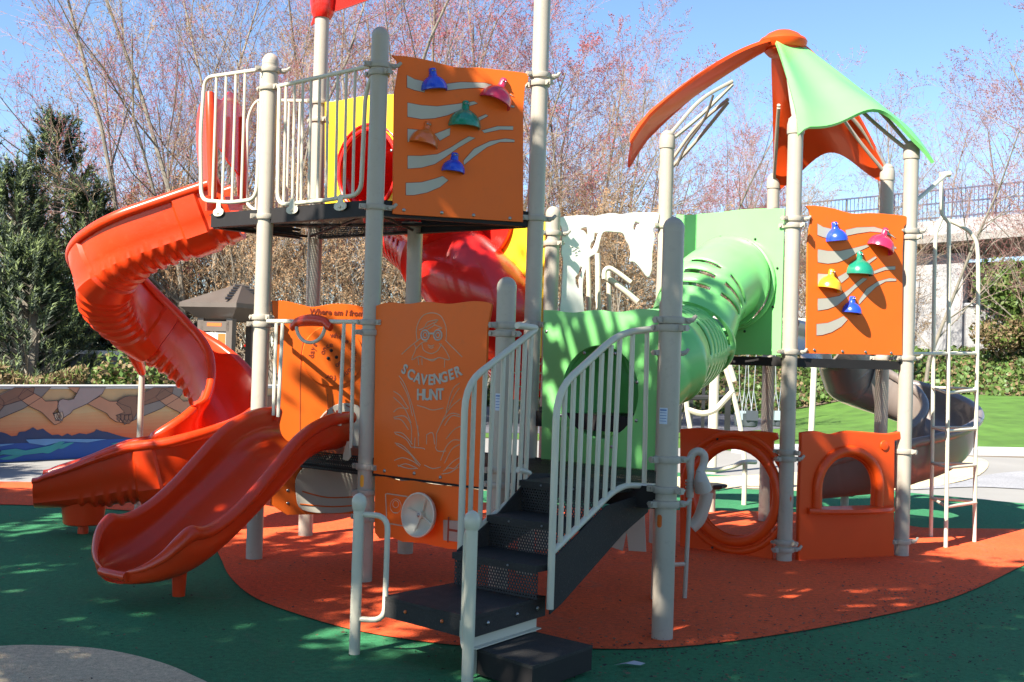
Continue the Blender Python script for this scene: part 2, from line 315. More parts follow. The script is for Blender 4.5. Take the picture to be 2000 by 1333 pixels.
# ------------------------------------------------------------------ play structure: posts
ST = empty('play_structure', (0.6, 9.2, 0), 'large orange, green and beige play structure with towers, slides and tunnels on the orange rubber', 'play structure')
def PX(px, py, Y): p = at(px, py, Y); return (p.x, Y)
PP = dict(A=PX(509.4, 690, 9.10), B=PX(723.4, 690, 8.34), G=PX(986, 690, 7.575), C=PX(1038.5, 690, 8.784), N=PX(803.7, 690, 9.547), Q=PX(608, 690, 10.31), D=PX(1309, 690, 6.90),
          K=PX(1303, 690, 8.02), E=PX(1542.4, 690, 9.76), F=PX(1770.5, 690, 10.21), J=PX(1303, 290, 10.50), H=PX(1733, 350, 11.42), I=PX(1511, 360, 12.18), T=(1.50, 11.75), L=PX(1081, 400, 9.99), O=PX(870, 600, 10.76))
def zt(k, py): return at(1000 + PP[k][0] / PP[k][1] * FP, py, PP[k][1]).z
TOP = dict(A=zt('A', 104), B=zt('B', 52), G=zt('G', 541), C=5.15, N=2.68, Q=4.72, D=zt('D', 424), K=2.1, E=3.72, F=3.62, J=3.70, H=3.62, I=3.62, T=3.62, L=zt('L', 403), O=2.6)
CL = dict(A=[137, 172, 424, 620, 634], B=[128, 143, 405, 630, 650, 868 + 44, 962, 1012], G=[636, 652, 918, 948], C=[148, 164, 427, 634], N=[440], Q=[200, 235, 440], D=[626, 641, 898, 957, 985], K=[690],
          E=[428, 441, 688, 884, 897, 1060, 1074], F=[452, 464, 700, 882, 1058], J=[442, 690], H=[430, 700], I=[430, 700], T=[], L=[456, 476], O=[460])
def clamp_mesh(mb, c, ang, ears):
    Mx = Matrix.Translation(c) @ Matrix.Rotation(ang, 4, 'Z')
    mb.lathe([(.066, -.022), (.0765, -.02), (.079, -.012), (.079, .012), (.0765, .02), (.066, .022)], n=20, M=Mx)
    for s in (-1, 1):
        mb.box(None, (.05, .034, .036), M=Mx @ Matrix.Translation((s * .092, -.012, 0)))
        mb.tube([Mx @ V((s * .100, -.040, 0)), Mx @ V((s * .100, .03, 0))], .012, 8)
    if ears: mb.tube([Mx @ V((.09, -.02, .0)), Mx @ V((.125, -.035, .006)), Mx @ V((.15, -.03, .03))], [.018, .015, .012], 8)
for k, (x, y) in PP.items():
    h = TOP[k]; mb = MB(); cap = k in 'ABGDKLC'
    mb.lathe([(.0635, -.02), (.0635, h - (.09 if cap else 0))], (x, y, 0), 28)
    p = build('post', mb, M['post'], ST)
    if cap:
        c = MB(); zz = h - .09
        c.lathe([(.0645, zz)] + [(.0648 * math.cos(t), zz + .02 + .07 * math.sin(t)) for t in [i * pi / 12 for i in range(6)]] + [(.004, h)], (x, y, 0), 28); build('cap', c, M['post'], p)
    for i, py in enumerate(CL[k]):
        c = MB(); clamp_mesh(c, V((x, y, zt(k, py))), -.66 + (.0 if i % 2 else 1.04), i % 2 == 0); build('clamp', c, M['clamp'], p)
def bolt(mb, p, n, r=.011):
    mb.lathe([(r, -.002), (r, .003), (r * .7, .007), (r * .2, .009)], n=10, M=Matrix.Translation(p) @ n.to_track_quat('Z', 'Y').to_matrix().to_4x4())
def plane(a, b): return Plane(PP[a], PP[b])
uv = V((.781, -.624, 0))
# small post badges
def badge(k, px, py, m, w_, h_, name, lab):
    x, y = PP[k]; n = V((-x, -y, 0)).normalized(); d = V((-n.y, n.x, 0)); p = V((x, y, 0)) + n * .0655; z = at(px, py, y).z
    off = (at(px, py, y).x - x); mb = MB(); a0 = math.atan2(n.y, n.x) + math.asin(max(-.9, min(.9, off / .0655)))
    N = 8; da = w_ / .0655
    vs = [(x + .0655 * math.cos(a0 - da / 2 + da * i / N), y + .0655 * math.sin(a0 - da / 2 + da * i / N), z + s * h_ / 2 * ((1 - (2 * i / N - 1) ** 4 * .35) if name == 'tag' else 1)) for s in (-1, 1) for i in range(N + 1)]
    mb.add(vs, [(i, i + 1, i + N + 2, i + N + 1) for i in range(N)]); o = build(name, mb, m, ST, lab)
    if name == 'label':
        q = MB()
        for r_ in range(5):
            zz = z + h_ * (.36 - .17 * r_); hh = .004 if r_ else .010
            q.add([(x + .0661 * math.cos(a0 - da * .4 + da * .8 * i / N), y + .0661 * math.sin(a0 - da * .4 + da * .8 * i / N), zz + s * hh / 2) for s in (-1, 1) for i in range(N + 1)], [(i, i + 1, i + N + 2, i + N + 1) for i in range(N)])
        build('small_print', q, M['lbl'], o)
badge('D', 1295, 812, M['bluep'], .055, .095, 'label', 'pale blue label with small print on the stair post')
badge('G', 972, 785, M['bluep'], .04, .11, 'label', None)
badge('D', 1288, 1016, M['brick'], .033, .075, 'tag', 'orange oval tag'); badge('B', 707, 938, M['ochre'], .03, .085, 'tag', 'yellow oval tag')

# ------------------------------------------------------------------ decks
def deck(name, ks, z, th=.115, ext=(), lab=None):
    pts = [PP[k] if isinstance(k, str) else k for k in ks]; n = len(pts)
    cx, cy = sum(p[0] for p in pts) / n, sum(p[1] for p in pts) / n
    e = MB(); e.prism([(cx + (p[0] - cx) * .985, cy + (p[1] - cy) * .985) for p in pts], z - .012, z - .004); top = build(name, e, M['perf'], ST, lab, ang=0)
    f, f2 = MB(), MB()
    for i in range(n):
        a, b = V((*pts[i], 0)), V((*pts[(i + 1) % n], 0)); d = (b - a).normalized()
        if (b - a).length > 2: continue
        r = math.atan2(d.y, d.x); mid = (a + b) / 2; (f if mid.y < cy + .05 else f2).box((mid.x, mid.y, z - th / 2 + .001), ((b - a).length - .13, .012, th), r)
        inn = (V((cx, cy, 0)) - mid).normalized() * .035; f.box((mid.x + inn.x, mid.y + inn.y, z - th + .003), ((b - a).length - .15, .06, .005), r)
    build('fascia', f, M['dgrey'], top); build('fascia', f2, M['perfv'], top)
    rb = MB()
    for i in range(n):
        a, b = V((*pts[i], 0)), V((*pts[(i + 2) % n], 0))
        if (b - a).length > .5: rb.tube([a * .92 + b * .08 + V((0, 0, z - th * .8)), a * .08 + b * .92 + V((0, 0, z - th * .8))], .012, 6)
    build('brace', rb, M['dgrey'], top)
    return top
A_, B_ = V((*PP['A'], 0)), V((*PP['B'], 0)); ud = (B_ - A_).normalized(); un = V((-ud.y, ud.x, 0))
W0 = A_ + ud * plane('A', 'B').hit(404, 420)[0]; W1 = W0 + un * 1.06 + ud * .02
deck('upper_deck', [(W0.x, W0.y), 'B', 'C', 'N', 'Q', (W1.x, W1.y)], 2.745, lab='dark perforated upper deck')
deck('lower_deck', ['A', 'B', 'G', 'D', 'K', 'C', 'N'], .90, .13, lab='dark perforated lower deck')
deck('tower_deck', ['E', 'F', 'H', 'I', 'T', 'J'], 1.71, .075)
deck('bridge_deck', ['L', 'J', 'K', 'C'], 1.25)

# ------------------------------------------------------------------ rails
def rail(name, pl, frame, r1, bars, r2, off=0., lab=None, closed=False, tabs=(), fr=.10):
    pts = fillet([pl.P(*pl.hit(x, y, off), off) for x, y in frame], fr) if not closed else frame
    mb = MB(); mb.tube(pts, r1, 12)
    for (x0, y0, x1, y1) in bars: mb.tube([pl.P(*pl.hit(x0, y0, off), off), pl.P(*pl.hit(x1, y1, off), off)], r2, 8)
    o = build(name, mb, M['cream'], ST, lab)
    for (x, y) in tabs:
        t = MB(); a, z = pl.hit(x, y, off)
        t.flat(pl, [(a + q[0], z + q[1]) for q in sm([(-.02, .07), (.02, .07), (.03, .02), (.06, .005), (.065, -.025), (.03, -.045), (-.03, -.045), (-.065, -.025), (-.06, .005), (-.03, .02)], 3, True)], th=.008, off=off + .012)
        bolt(t, pl.P(a, z - .02, off + .02), pl.n); build('bracket', t, M['cream'], o)
    return o
pAB = plane('A', 'B')
n1 = [(422 + i * 18.6, 152 - i * 3.4, 416 + i * 18.4, 393 - i * 1.0) for i in range(4)]
rail('guard_rail', pAB, [(524, 134), (400, 152), (392, 262), (393, 392), (450, 396), (500, 390), (510, 250), (512, 136)], .0165, [(423, 149, 415, 394), (442, 146, 434, 394), (461, 144, 453, 393), (479, 141, 471, 393)], .011, .01, 'short cream guard rail over the spiral slide entry', tabs=[(429, 412)])
bb = [(559, 163, 554, 397), (576, 159, 571, 396), (592, 156, 588, 395), (608, 153, 603, 394), (625, 149, 620, 392), (641, 146, 637, 390), (660, 142, 655, 388), (677, 138, 672, 385), (694, 134, 689, 382), (712, 130, 704, 376)]
rail('guard_rail', pAB, [(530, 172), (735, 127), (714, 180), (705, 380), (640, 391), (542, 401), (546, 171)], .0165, bb[:-1], .011, .01, 'long slanting cream guard rail between the two front posts', tabs=[(573, 407), (667, 400)])
pBack = Plane((W1.x, W1.y), PP['Q'])
pQN = plane('Q', 'N')
rail('guard_rail', pBack, [(612, 198), (500, 196), (484, 230), (480, 400), (510, 418), (560, 420)], .0165, [(505, 200, 500, 410), (525, 200, 520, 412), (545, 200, 540, 412), (565, 200, 560, 412), (586, 200, 580, 412)], .011)
# ------------------------------------------------------------------ boards
def board(name, pl, outline, m, holes=(), th=.019, off=0., lab=None, bolts=(), bev=.003):
    mb = MB(); mb.flat(pl, [tuple(q) for q in outline], [[tuple(q) for q in h] for h in holes], th, off, bev); o = build(name, mb, m, ST, lab)
    if bolts:
        b = MB()
        for x, y in bolts: b_ = pl.hit(x, y, off); bolt(b, pl.P(*b_, off + th / 2), pl.n, .013)
        build('bolt', b, M['bolt'], o)
    return o
def ol(pl, top, rest, off=0., n=5): return pl.px([tuple(q) for q in sm(top, n)] + list(rest), off)
def circ(a, z, r, n=40, rz=None, s0=0, s1=2 * pi): return [(a + r * math.cos(s0 + (s1 - s0) * i / n), z + (rz or r) * math.sin(s0 + (s1 - s0) * i / n)) for i in range(n)]
pEF = plane('E', 'F'); pBC = plane('B', 'C')
def cpx(pts): return [(1500 + x / 2.666, 400 + y / 2.666) for x, y in pts]
EFout = pEF.px(cpx([tuple(q) for q in sm([(187, 8), (240, 8), (330, 22), (430, 48), (520, 45), (620, 52), (700, 60), (711, 72)], 4)] + [(709, 100), (697, 118), (690, 240), (688, 785), (190, 775), (196, 200), (214, 60), (205, 30)]))
stripes = [[(245, 100), (275, 118), (318, 128), (312, 180), (275, 172), (245, 160)],
    [(390, 133), (450, 120), (540, 117), (600, 135), (640, 165), (655, 180), (630, 165), (580, 148), (520, 143), (450, 153), (395, 165)],
    [(247, 233), (300, 242), (360, 243), (430, 228), (500, 210), (515, 220), (460, 245), (440, 260), (400, 285), (350, 303), (300, 310), (247, 302)],
    [(636, 218), (655, 222), (655, 232), (640, 230)], [(247, 360), (320, 364), (300, 385), (270, 410), (247, 425)], [(350, 378), (410, 345), (408, 380), (370, 410)],
    [(495, 300), (545, 270), (555, 278), (510, 312)], [(247, 490), (300, 487), (360, 475), (410, 440), (450, 405), (480, 382), (505, 388), (440, 440), (390, 490), (350, 525), (300, 545), (247, 553)],
    [(530, 350), (590, 325), (650, 322), (650, 340), (600, 342), (540, 362)], [(240, 622), (300, 615), (350, 595), (380, 580), (402, 600), (370, 635), (320, 665), (270, 680), (240, 682)],
    [(460, 500), (500, 440), (560, 400), (620, 383), (655, 387), (655, 399), (600, 402), (550, 430), (500, 480), (462, 522)]]
def hold(par, pl, a, z, m, r, rot, off, lab):
    # bell shaped hand hold: neck on top, half dome open at the bottom, pressed on the board
    mb = MB(); Mx = Matrix.Translation(pl.P(a, z, off)) @ Matrix((pl.d, pl.n, V((0, 0, 1)))).transposed().to_4x4() @ Matrix.Rotation(rot, 4, 'Y')
    prof = [(r * .94, -.004), (r, .0), (r * 1.0, r * .12), (r * .96, r * .35), (r * .84, r * .62), (r * .62, r * .86), (r * .36, r * 1.02), (.030, r * 1.12), (.027, r * 1.30), (.028, r * 1.52), (.022, r * 1.62), (.008, r * 1.66)]
    inner = [(r * .3, r * .80), (r * .75, r * .45), (r * .90, r * .04)]
    vs = []; fs = []; full = inner + prof; N = 20
    for q, zz in full:
        for k in range(N + 1):
            t = pi * k / N; vs.append(Mx @ V((q * math.cos(t), q * math.sin(t) * 1.15, zz)))
    for i in range(len(full) - 1):
        for k in range(N): fs.append((i * (N + 1) + k, i * (N + 1) + k + 1, (i + 1) * (N + 1) + k + 1, (i + 1) * (N + 1) + k))
    fs.append(tuple(range(N + 1))); fs.append(tuple(reversed(range((len(full) - 1) * (N + 1), len(full) * (N + 1)))))
    mb.add(vs, fs); o = build('hand_hold', mb, m, par, lab, fix=True)
    b = MB()
    bolt(b, Mx @ V((-.010, .030, r * 1.42)), pl.n, .007); bolt(b, Mx @ V((.010, .030, r * 1.42)), pl.n, .007); build('bolt', b, M['bolt'], o)
def climb(pl, da, dz, sc, spec, lab, bolts):
    T = lambda p: (p[0] * sc[0] + da, p[1] * sc[1] + dz)
    o = board('climbing_panel', pl, [T(q) for q in EFout], M['orange'], lab=lab, bolts=bolts, off=.02)
    s = MB()
    for st in stripes:
        pts = pEF.px(cpx([tuple(q) for q in st])); s.flat(pl, [T(q) for q in pts], th=.003, off=.0305, bev=.0005)
    build('sand_stripe', s, M['inlay'], o)
    sh = MB()
    for st in stripes:
        pts = [T(q) for q in pEF.px(cpx(st))]; sh.tube([pl.P(a_, z_, .030) for a_, z_ in pts], .0028, 5, closed=True)
    build('stripe_edge', sh, M['ink'], o)
    for (x, y, m, r, rot, l) in spec: a, z = pl.hit(x, y, .03); hold(o, pl, a, z, M[m], r, rot, .03, l)
    return o
climb(pEF, 0, 0, (1, 1), [(1632, 471, 'blue', .098, -.12, 'blue hand hold at upper left'), (1715, 488, 'pink', .125, .38, 'crimson hand hold'), (1676, 537, 'green', .122, .05, 'green hand hold'), (1617, 566, 'ochre', .108, .2, 'yellow-orange hand hold'), (1661, 612, 'blue', .088, .1, 'blue hand hold at the bottom')],
      'sunlit orange climbing panel on the right tower', [(1589, 684), (1644, 687), (1689, 688), (1739, 690)])
tl, bl, br = pBC.hit(778, 112), pBC.hit(765, 419), pBC.hit(1019, 437); tl2, bl2, br2 = pEF.hit(*cpx([(214, 10)])[0]), pEF.hit(*cpx([(190, 775)])[0]), pEF.hit(*cpx([(688, 785)])[0])
s_a = (br[0] - bl[0]) / (br2[0] - bl2[0]); s_z = (tl[1] - bl[1]) / (tl2[1] - bl2[1])
climb(pBC, bl[0] - bl2[0] * s_a, bl[1] - bl2[1] * s_z, (s_a, s_z), [(848, 177, 'blue', .098, -.12, 'blue hand hold at upper left'), (965, 202, 'pink', .125, .38, 'crimson hand hold'), (906, 250, 'green', .122, .05, 'green hand hold'), (826, 284, 'brick', .108, .2, 'orange hand hold'), (884, 337, 'blue', .088, .1, 'blue hand hold at the bottom')],
      'orange climbing panel high on the left tower', [(788, 411), (862, 416), (924, 421), (995, 427)])
# clatter panel boards
pAN = plane('A', 'N')
o = board('play_panel', pAN, ol(pAN, [(531, 588), (555, 588), (590, 596), (612, 600), (650, 594), (690, 596), (740, 606), (785, 600)], [(788, 640), (783, 660), (775, 900), (720, 940), (700, 1003), (560, 1006), (528, 985), (535, 900), (545, 760)]), M['orange'], lab='orange wall panel with a turning question dial',
          bolts=[(562, 958), (562, 983)])
t = MB()
for ch, wd in (('Where am I from?', 0),):
    a, z = pAN.hit(660, 611, .012); t.text(pAN, ch, .062, a, z, .0112, .002, 0, shear=.15, bold=.001)
build('lettering', t, M['ink'], o)
dial = MB(); da_, dz_ = pAN.hit(650, 695, .02); dr = .245
dial.flat(pAN, circ(da_, dz_, dr, 48), th=.012, off=.018); di = build('dial', dial, M['orange'], o)
t = MB()
for txt, ang, rr, fl in (('where', .35, .66, 0), ('your', 1.5, .74, 1), ('long', 2.35, .74, 1), ('for', 3.2, .72, 1), ('days', -1.35, .70, 1), ('once', -.75, .36, 0), ('do', 2.5, .36, 0)):
    n_ = len(txt); t = MB()
    for i, chh in enumerate(txt):
        an = pi / 2 - ang - (i - (n_ - 1) / 2) * .20 * (.66 / rr); t.text(pAN, chh, .06, da_ + dr * rr * math.cos(an), dz_ + dr * rr * math.sin(an), .0255, .001, an - pi / 2, bold=.001)
    build('lettering', t, M['ink'], di)
b = MB()
for x, y in ((647, 685), (641, 700), (657, 698)): bolt(b, pAN.P(*pAN.hit(x, y, .024), .024), pAN.n, .014)
build('bolt', b, M['dgrey'], di)
t = MB()
for loop in ([(592, 668), (588, 690), (586, 760), (586, 870)], [(640, 770), (640, 860)], [(650, 770), (650, 830)]):
    t.tube([pAN.P(*pAN.hit(x, y, .01), .0105) for x, y in loop], .002, 5)
build('cut_line', t, M['ink'], o)
# elephant cut-out and round cream wheel below
el = MB(); el.flat(pAN, pAN.px([tuple(q) for q in sm([(602, 870), (604, 838), (618, 826), (632, 808), (650, 794), (668, 788), (690, 790), (704, 802), (708, 870), (690, 872), (680, 842), (670, 846), (668, 872), (652, 872), (648, 846), (628, 850), (622, 872)], 4, True)], .016), th=.010, off=.016)
e_ = build('elephant_plaque', el, M['inlay'], o)
t = MB()
for loop in ([(606, 842), (622, 832), (632, 812), (640, 806)], [(640, 800), (636, 815), (642, 826), (636, 836)], [(650, 800), (655, 812), (648, 820)], [(640, 824), (652, 818), (656, 808)], [(664, 812), (674, 812), (668, 826)], [(638, 836), (650, 832), (656, 840)], [(676, 792), (684, 796)], [(620, 850), (632, 842)]):
    t.tube([pAN.P(*pAN.hit(x, y, .02), .0218) for x, y in sm(loop, 4)], .0045, 5)
build('cut_line', t, M['ink'], e_)
wl = MB(); wa, wz = pAN.hit(655, 930, .03); wl.flat(pAN, pAN.px([tuple(q) for q in sm([(580, 930), (610, 900), (655, 888), (705, 905), (728, 950), (705, 992), (650, 1003), (590, 996), (578, 965)], 4, True)], .03), th=.012, off=.03); q = build('sand_shape', wl, M['inlay'], o)
t = MB()
for loop in ([(590, 960), (640, 972), (700, 970)], [(586, 985), (650, 990), (715, 985)]): t.tube([pAN.P(*pAN.hit(x, y, .036), .0365) for x, y in sm(loop, 4)], .006, 5)
build('trim', t, M['brick'], q)
# scavenger board
pBG = plane('B', 'G')
o = board('scavenger_panel', pBG, ol(pBG, [(738, 598), (762, 591), (800, 594), (835, 590), (880, 594), (925, 589), (955, 591), (964, 596)], [(956, 640), (944, 952), (733, 925), (737, 640)]), M['orange'], off=.01, lab='orange panel engraved with a child holding binoculars and lettering', bolts=[(753, 920), (811, 925), (862, 933), (921, 942)])
def sp(pts): return [(740 + x / 3.809, 590 + y / 3.809) for x, y in pts]
t = MB()
def eng(loop, r=.0032, closed=False, pl=pBG, off=.020):
    pts = [pl.P(*pl.hit(x, y, off), off) for x, y in sm(sp(loop), 4, closed)]; t.tube(pts, r, 5, closed=closed)
for lp in ([(285, 290), (280, 200), (320, 110), (390, 82), (460, 105), (500, 190), (500, 285)], [(170, 390), (230, 335), (300, 280), (320, 265)], [(495, 285), (550, 340), (620, 410)], [(260, 310), (275, 350), (245, 430), (300, 405), (345, 420), (400, 440), (450, 415), (525, 430), (490, 350), (450, 310)],
           [(275, 350), (320, 305), (360, 295)], [(320, 310), (335, 360), (390, 385), (440, 360), (465, 310)], [(300, 210), (340, 190), (365, 150), (440, 135), (410, 165), (470, 195), (440, 200)], [(350, 190), (400, 160), (430, 150)], [(365, 205), (415, 175)], [(365, 320), (390, 330), (412, 320)], [(370, 335), (390, 345), (408, 335)],
           [(290, 410), (298, 470)], [(320, 420), (322, 470)], [(490, 430), (488, 490)], [(340, 420), (395, 430), (445, 415)], [(285, 770), (340, 785), (400, 805), (480, 790)],
           [(150, 550), (190, 610), (235, 730), (270, 860), (300, 1000)], [(160, 590), (215, 700), (250, 850)], [(110, 665), (160, 700), (220, 790)], [(110, 710), (190, 790), (240, 900)], [(110, 820), (150, 790), (220, 795)], [(115, 870), (170, 880), (220, 950)], [(110, 860), (190, 850), (240, 920), (240, 1060)],
           [(115, 970), (180, 980), (250, 1060)], [(120, 980), (200, 1020), (240, 1080)], [(120, 1050), (190, 1080), (310, 1215)], [(130, 1060), (230, 1130), (290, 1210)], [(115, 1180), (180, 1160), (260, 1190), (305, 1225)], [(140, 1215), (220, 1240), (290, 1240)], [(145, 1225), (200, 1205), (280, 1235)],
           [(600, 605), (550, 650), (515, 760), (500, 830)], [(600, 640), (560, 700), (520, 790)], [(610, 720), (540, 780), (490, 850), (440, 960)], [(600, 840), (540, 830), (480, 880), (430, 980)], [(605, 855), (540, 850), (490, 920)], [(610, 925), (560, 950), (500, 1020)], [(600, 1030), (550, 1030), (500, 1080), (460, 1180)],
           [(600, 1060), (540, 1100), (490, 1200)], [(600, 1160), (550, 1190), (500, 1240)], [(470, 1280), (530, 1270), (590, 1230)], [(600, 1200), (560, 1240), (520, 1235), (480, 1260)], [(355, 990), (355, 1060)], [(355, 990), (400, 975), (415, 1060)], [(240, 1080), (330, 1090), (340, 1100)], [(340, 1215), (400, 1240), (460, 1230)], [(420, 1080), (440, 1110), (500, 1110)],
           [(290, 920), (295, 1070)], [(430, 980), (425, 1080)], [(270, 1010), (265, 1090)]): eng(lp)
build('engraving', t, M['groove'], o)
t = MB()
for cx in (345, 440):
    for r_ in (30, 15): t.tube([pBG.P(*pBG.hit(*sp([(cx + r_ * math.cos(a), 248 + r_ * 1.25 * math.sin(a))])[0], .02), .0205) for a in [i * pi / 10 for i in range(20)]], .006 if r_ > 20 else .004, 6, closed=True)
t.tube([pBG.P(*pBG.hit(*sp([(x, 236)])[0], .02), .0205) for x in (372, 412)], .007, 6)
build('binoculars', t, M['inlay'], o)
t = MB(); word = 'SCAVENGER'; cx = [192, 240, 290, 338, 388, 436, 487, 540, 590]; cy = [512, 550, 578, 590, 592, 585, 572, 552, 530]; ro = [-.55, -.42, -.25, -.1, 0, .08, .2, .3, .42]
for ch, x, y, r_ in zip(word, cx, cy, ro): a, z = pBG.hit(*sp([(x, y - 8)])[0], .02); t.text(pBG, ch, .098, a, z, .0215, .003, r_, bold=.003, sx=.95)
for ch, x, y, r_ in zip('HUNT', [312, 362, 412, 460], [694, 696, 694, 690], [.03, 0, .05, .08]): a, z = pBG.hit(*sp([(x, y)])[0], .02); t.text(pBG, ch, .105, a, z, .0215, .003, r_, bold=.003, sx=.95)
build('lettering', t, M['inlay'], o)
# steering board
o = board('steering_panel', pBG, ol(pBG, [(736, 930), (760, 932), (785, 939), (810, 939), (850, 946), (900, 951), (940, 957)], [(938, 1052), (930, 1074), (880, 1072), (830, 1061), (790, 1058), (770, 1050), (745, 1052), (736, 1040)]), M['orange'], off=.012, lab='low orange dashboard panel with engraved radio')
t = MB()
def q2(x, y): return (730 + x / 7.842, 920 + y / 7.842)
def e2(loop, r, closed=False): t.tube([pBG.P(*pBG.hit(*q2(x, y), .02), .0222) for x, y in loop], r, 5, closed=closed)
e2([(185, 360), (215, 350), (520, 395)], .005); e2([(185, 360), (205, 780), (225, 805), (490, 850)], .005)
e2([(340 + 85 * math.cos(a), 540 + 110 * math.sin(a)) for a in [i * pi / 10 for i in range(20)]], .0022, True); e2([(340 + 45 * math.cos(a), 510 + 55 * math.sin(a)) for a in [i * pi / 8 for i in range(16)]], .0025, True); e2([(305, 640), (370, 645)], .0035)
build('engraving', t, M['groove'], o)
sw = MB(); wa, wz = pBG.hit(821, 1006, .09); Mx = Matrix.Translation(pBG.P(wa, wz, .10)) @ (pBG.n + V((0, 0, .10))).to_track_quat('Z', 'Y').to_matrix().to_4x4(); rw = .152
sw.lathe([(rw * .2, -.055), (rw * .7, -.045), (rw * .93, -.015), (rw, .008), (rw * .99, .02), (rw * .93, .022), (rw * .88, .005), (rw * .62, -.026), (rw * .2, -.034), (.026, -.034), (.024, .006), (.010, .010)], n=36, M=Mx)
swo = build('steering_wheel', sw, M['cream'], o, fix=True)
t = MB()
for a in (2.85, -.45, 1.2 - 3.1, 1.3): t.tube([Mx @ V((.02 * math.cos(a), .02 * math.sin(a), -.02)), Mx @ V((rw * .93 * math.cos(a), rw * .93 * math.sin(a), -.008 if a != -1.9 else -.02))], .007, 6)
build('spoke', t, M['cream'], swo); t = MB(); bolt(t, Mx @ V((0, 0, .008)), pBG.n, .014); build('bolt', t, M['bolt'], swo); t = MB(); t.tube([Mx @ V((0, 0, -.05)), Mx @ V((0, 0, -.10))], .035, 12); build('hub', t, M['cream'], swo)
gp_ = MB(); gp_.flat(pBG, pBG.px([q2(1085, 750), q2(1480, 780), q2(1480, 1105), q2(1085, 1060)], .02), th=.012, off=.03, bev=.003); go = build('gear_plate', gp_, M['clamp'], o)
t = MB(); a0, z0 = pBG.hit(*q2(1230, 915), .037)
for dx in (-.052, .045): t.flat(pBG, [(a0 + dx - .007, z0 - .085), (a0 + dx + .007, z0 - .085), (a0 + dx + .007, z0 + .085), (a0 + dx - .007, z0 + .085)], th=.001, off=.0368, bev=.0001)
t.flat(pBG, [(a0 - .045, z0 - .008), (a0 + .15, z0 - .008), (a0 + .15, z0 + .008), (a0 - .045, z0 + .008)], th=.001, off=.0364, bev=.0001)
t.flat(pBG, [(a0 + .138, z0 - .085), (a0 + .152, z0 - .085), (a0 + .152, z0 + .085), (a0 + .138, z0 + .085)], th=.001, off=.0368, bev=.0001); build('gear_slot', t, M['ink'], go)
# green tunnel boards
pCK = plane('C', 'K'); ha, hz = pCK.hit(1172, 766)
hc = circ(ha, hz, .335, 44)
board('tunnel_panel', pCK, ol(pCK, [(1063, 606), (1085, 607), (1120, 611), (1165, 606), (1210, 610), (1250, 604), (1290, 607)], [(1287, 920), (1058, 906)]), M['lime'], [hc], lab='shaded green panel with a round crawl hole', bolts=[(1069, 648), (1143, 690), (1203, 691), (1246, 747), (1244, 822), (1196, 873), (1097, 812)])
pJE = plane('J', 'E'); ta, tz = pJE.hit(1432, 555)
board('tunnel_panel', pJE, ol(pJE, [(1322, 420), (1345, 420), (1400, 416), (1450, 410), (1500, 408), (1533, 408)], [(1526, 694), (1400, 693), (1322, 690)]), M['lime'], [circ(ta, tz, .36, 40)], lab='bright green panel where the tunnel ends')
pOL = plane('O', 'L')
board('tunnel_panel', pOL, ol(pOL, [(885, 436), (940, 430), (1000, 436), (1066, 432)], [(1064, 600), (1060, 700), (885, 690)]), M['yellow'], lab='yellow panel behind the red tube')
fl = MB(); fa, fz = pOL.hit(938, 432, .05); fl.flat(pOL, circ(fa, fz, .36, 44), th=.06, off=.035, bev=.01); build('tunnel_flange', fl, M['red'], ST)
ya, yz = pQN.hit(720, 333, .0)
board('tunnel_panel', pQN, ol(pQN, [(636, 200), (660, 198), (700, 190), (740, 186), (790, 184)], [(790, 400), (636, 402)]), M['yellow'], [circ(ya, yz, .335, 44)], lab='yellow panel with the red tube opening on the upper deck', bolts=[(697, 263), (766, 295), (643, 240)])
# cream tree board on the bridge
pLJ = plane('L', 'J')
def wq(pts): return [(1060 + x / 5.796, 390 + y / 5.796) for x, y in pts]
wo = pLJ.px([tuple(q) for q in sm(wq([(188, 225), (215, 200), (350, 185), (470, 178), (590, 188), (700, 165), (800, 155), (890, 170), (1000, 150), (1150, 150), (1300, 150), (1310, 200), (1290, 280), (1240, 340), (1262, 400), (1250, 500), (1235, 620), (1228, 800), (1180, 880), (1100, 780), (1030, 710), (985, 700), (1000, 620), (985, 540), (950, 480), (900, 385), (800, 370), (710, 365), (670, 390), (645, 470), (610, 600), (520, 660), (490, 760), (455, 900), (450, 1080), (465, 1260), (470, 1400), (200, 1400), (205, 1100), (215, 900), (225, 700), (205, 600), (215, 480), (210, 330), (185, 280)]), 3, True)])
wh = [pLJ.px(wq(h)) for h in ([(420, 340), (450, 322), (490, 315), (505, 350), (515, 395), (500, 415), (485, 380), (460, 352)], [(1045, 250), (1100, 270), (1065, 295), (1045, 350), (1020, 345), (1025, 290)], [(585, 378), (622, 385), (610, 440), (585, 520), (555, 575), (532, 540), (545, 490), (575, 460)],
      [(425, 760), (445, 775), (430, 840), (410, 900), (415, 1000), (400, 1020), (370, 950), (365, 880), (400, 840)])]
tb = board('tree_panel', pLJ, wo, M['lit_cream'], wh, lab='cream cut-out panel shaped like tree branches')
t = MB()
for (x, y) in ((330, 540), (370, 565), (375, 600), (345, 580), (410, 580), (380, 630), (395, 545)): t.tube([pLJ.P(*pLJ.hit(*wq([(x + dx, y + dy)])[0], .01), .0105) for dx, dy in ((-14, 6), (0, -4), (14, 2))], .003, 5)
build('engraving', t, M['inlay'], tb)
t = MB(); ty = 10.6
for pts, r_ in (([(1148, 500), (1150, 560), (1150, 640)], .03), ([(1167, 495), (1168, 520), (1168, 640)], .035), ([(1189, 530), (1190, 640)], .03)): t.tube([at(x, y, ty) for x, y in pts], r_ * .75, 10)
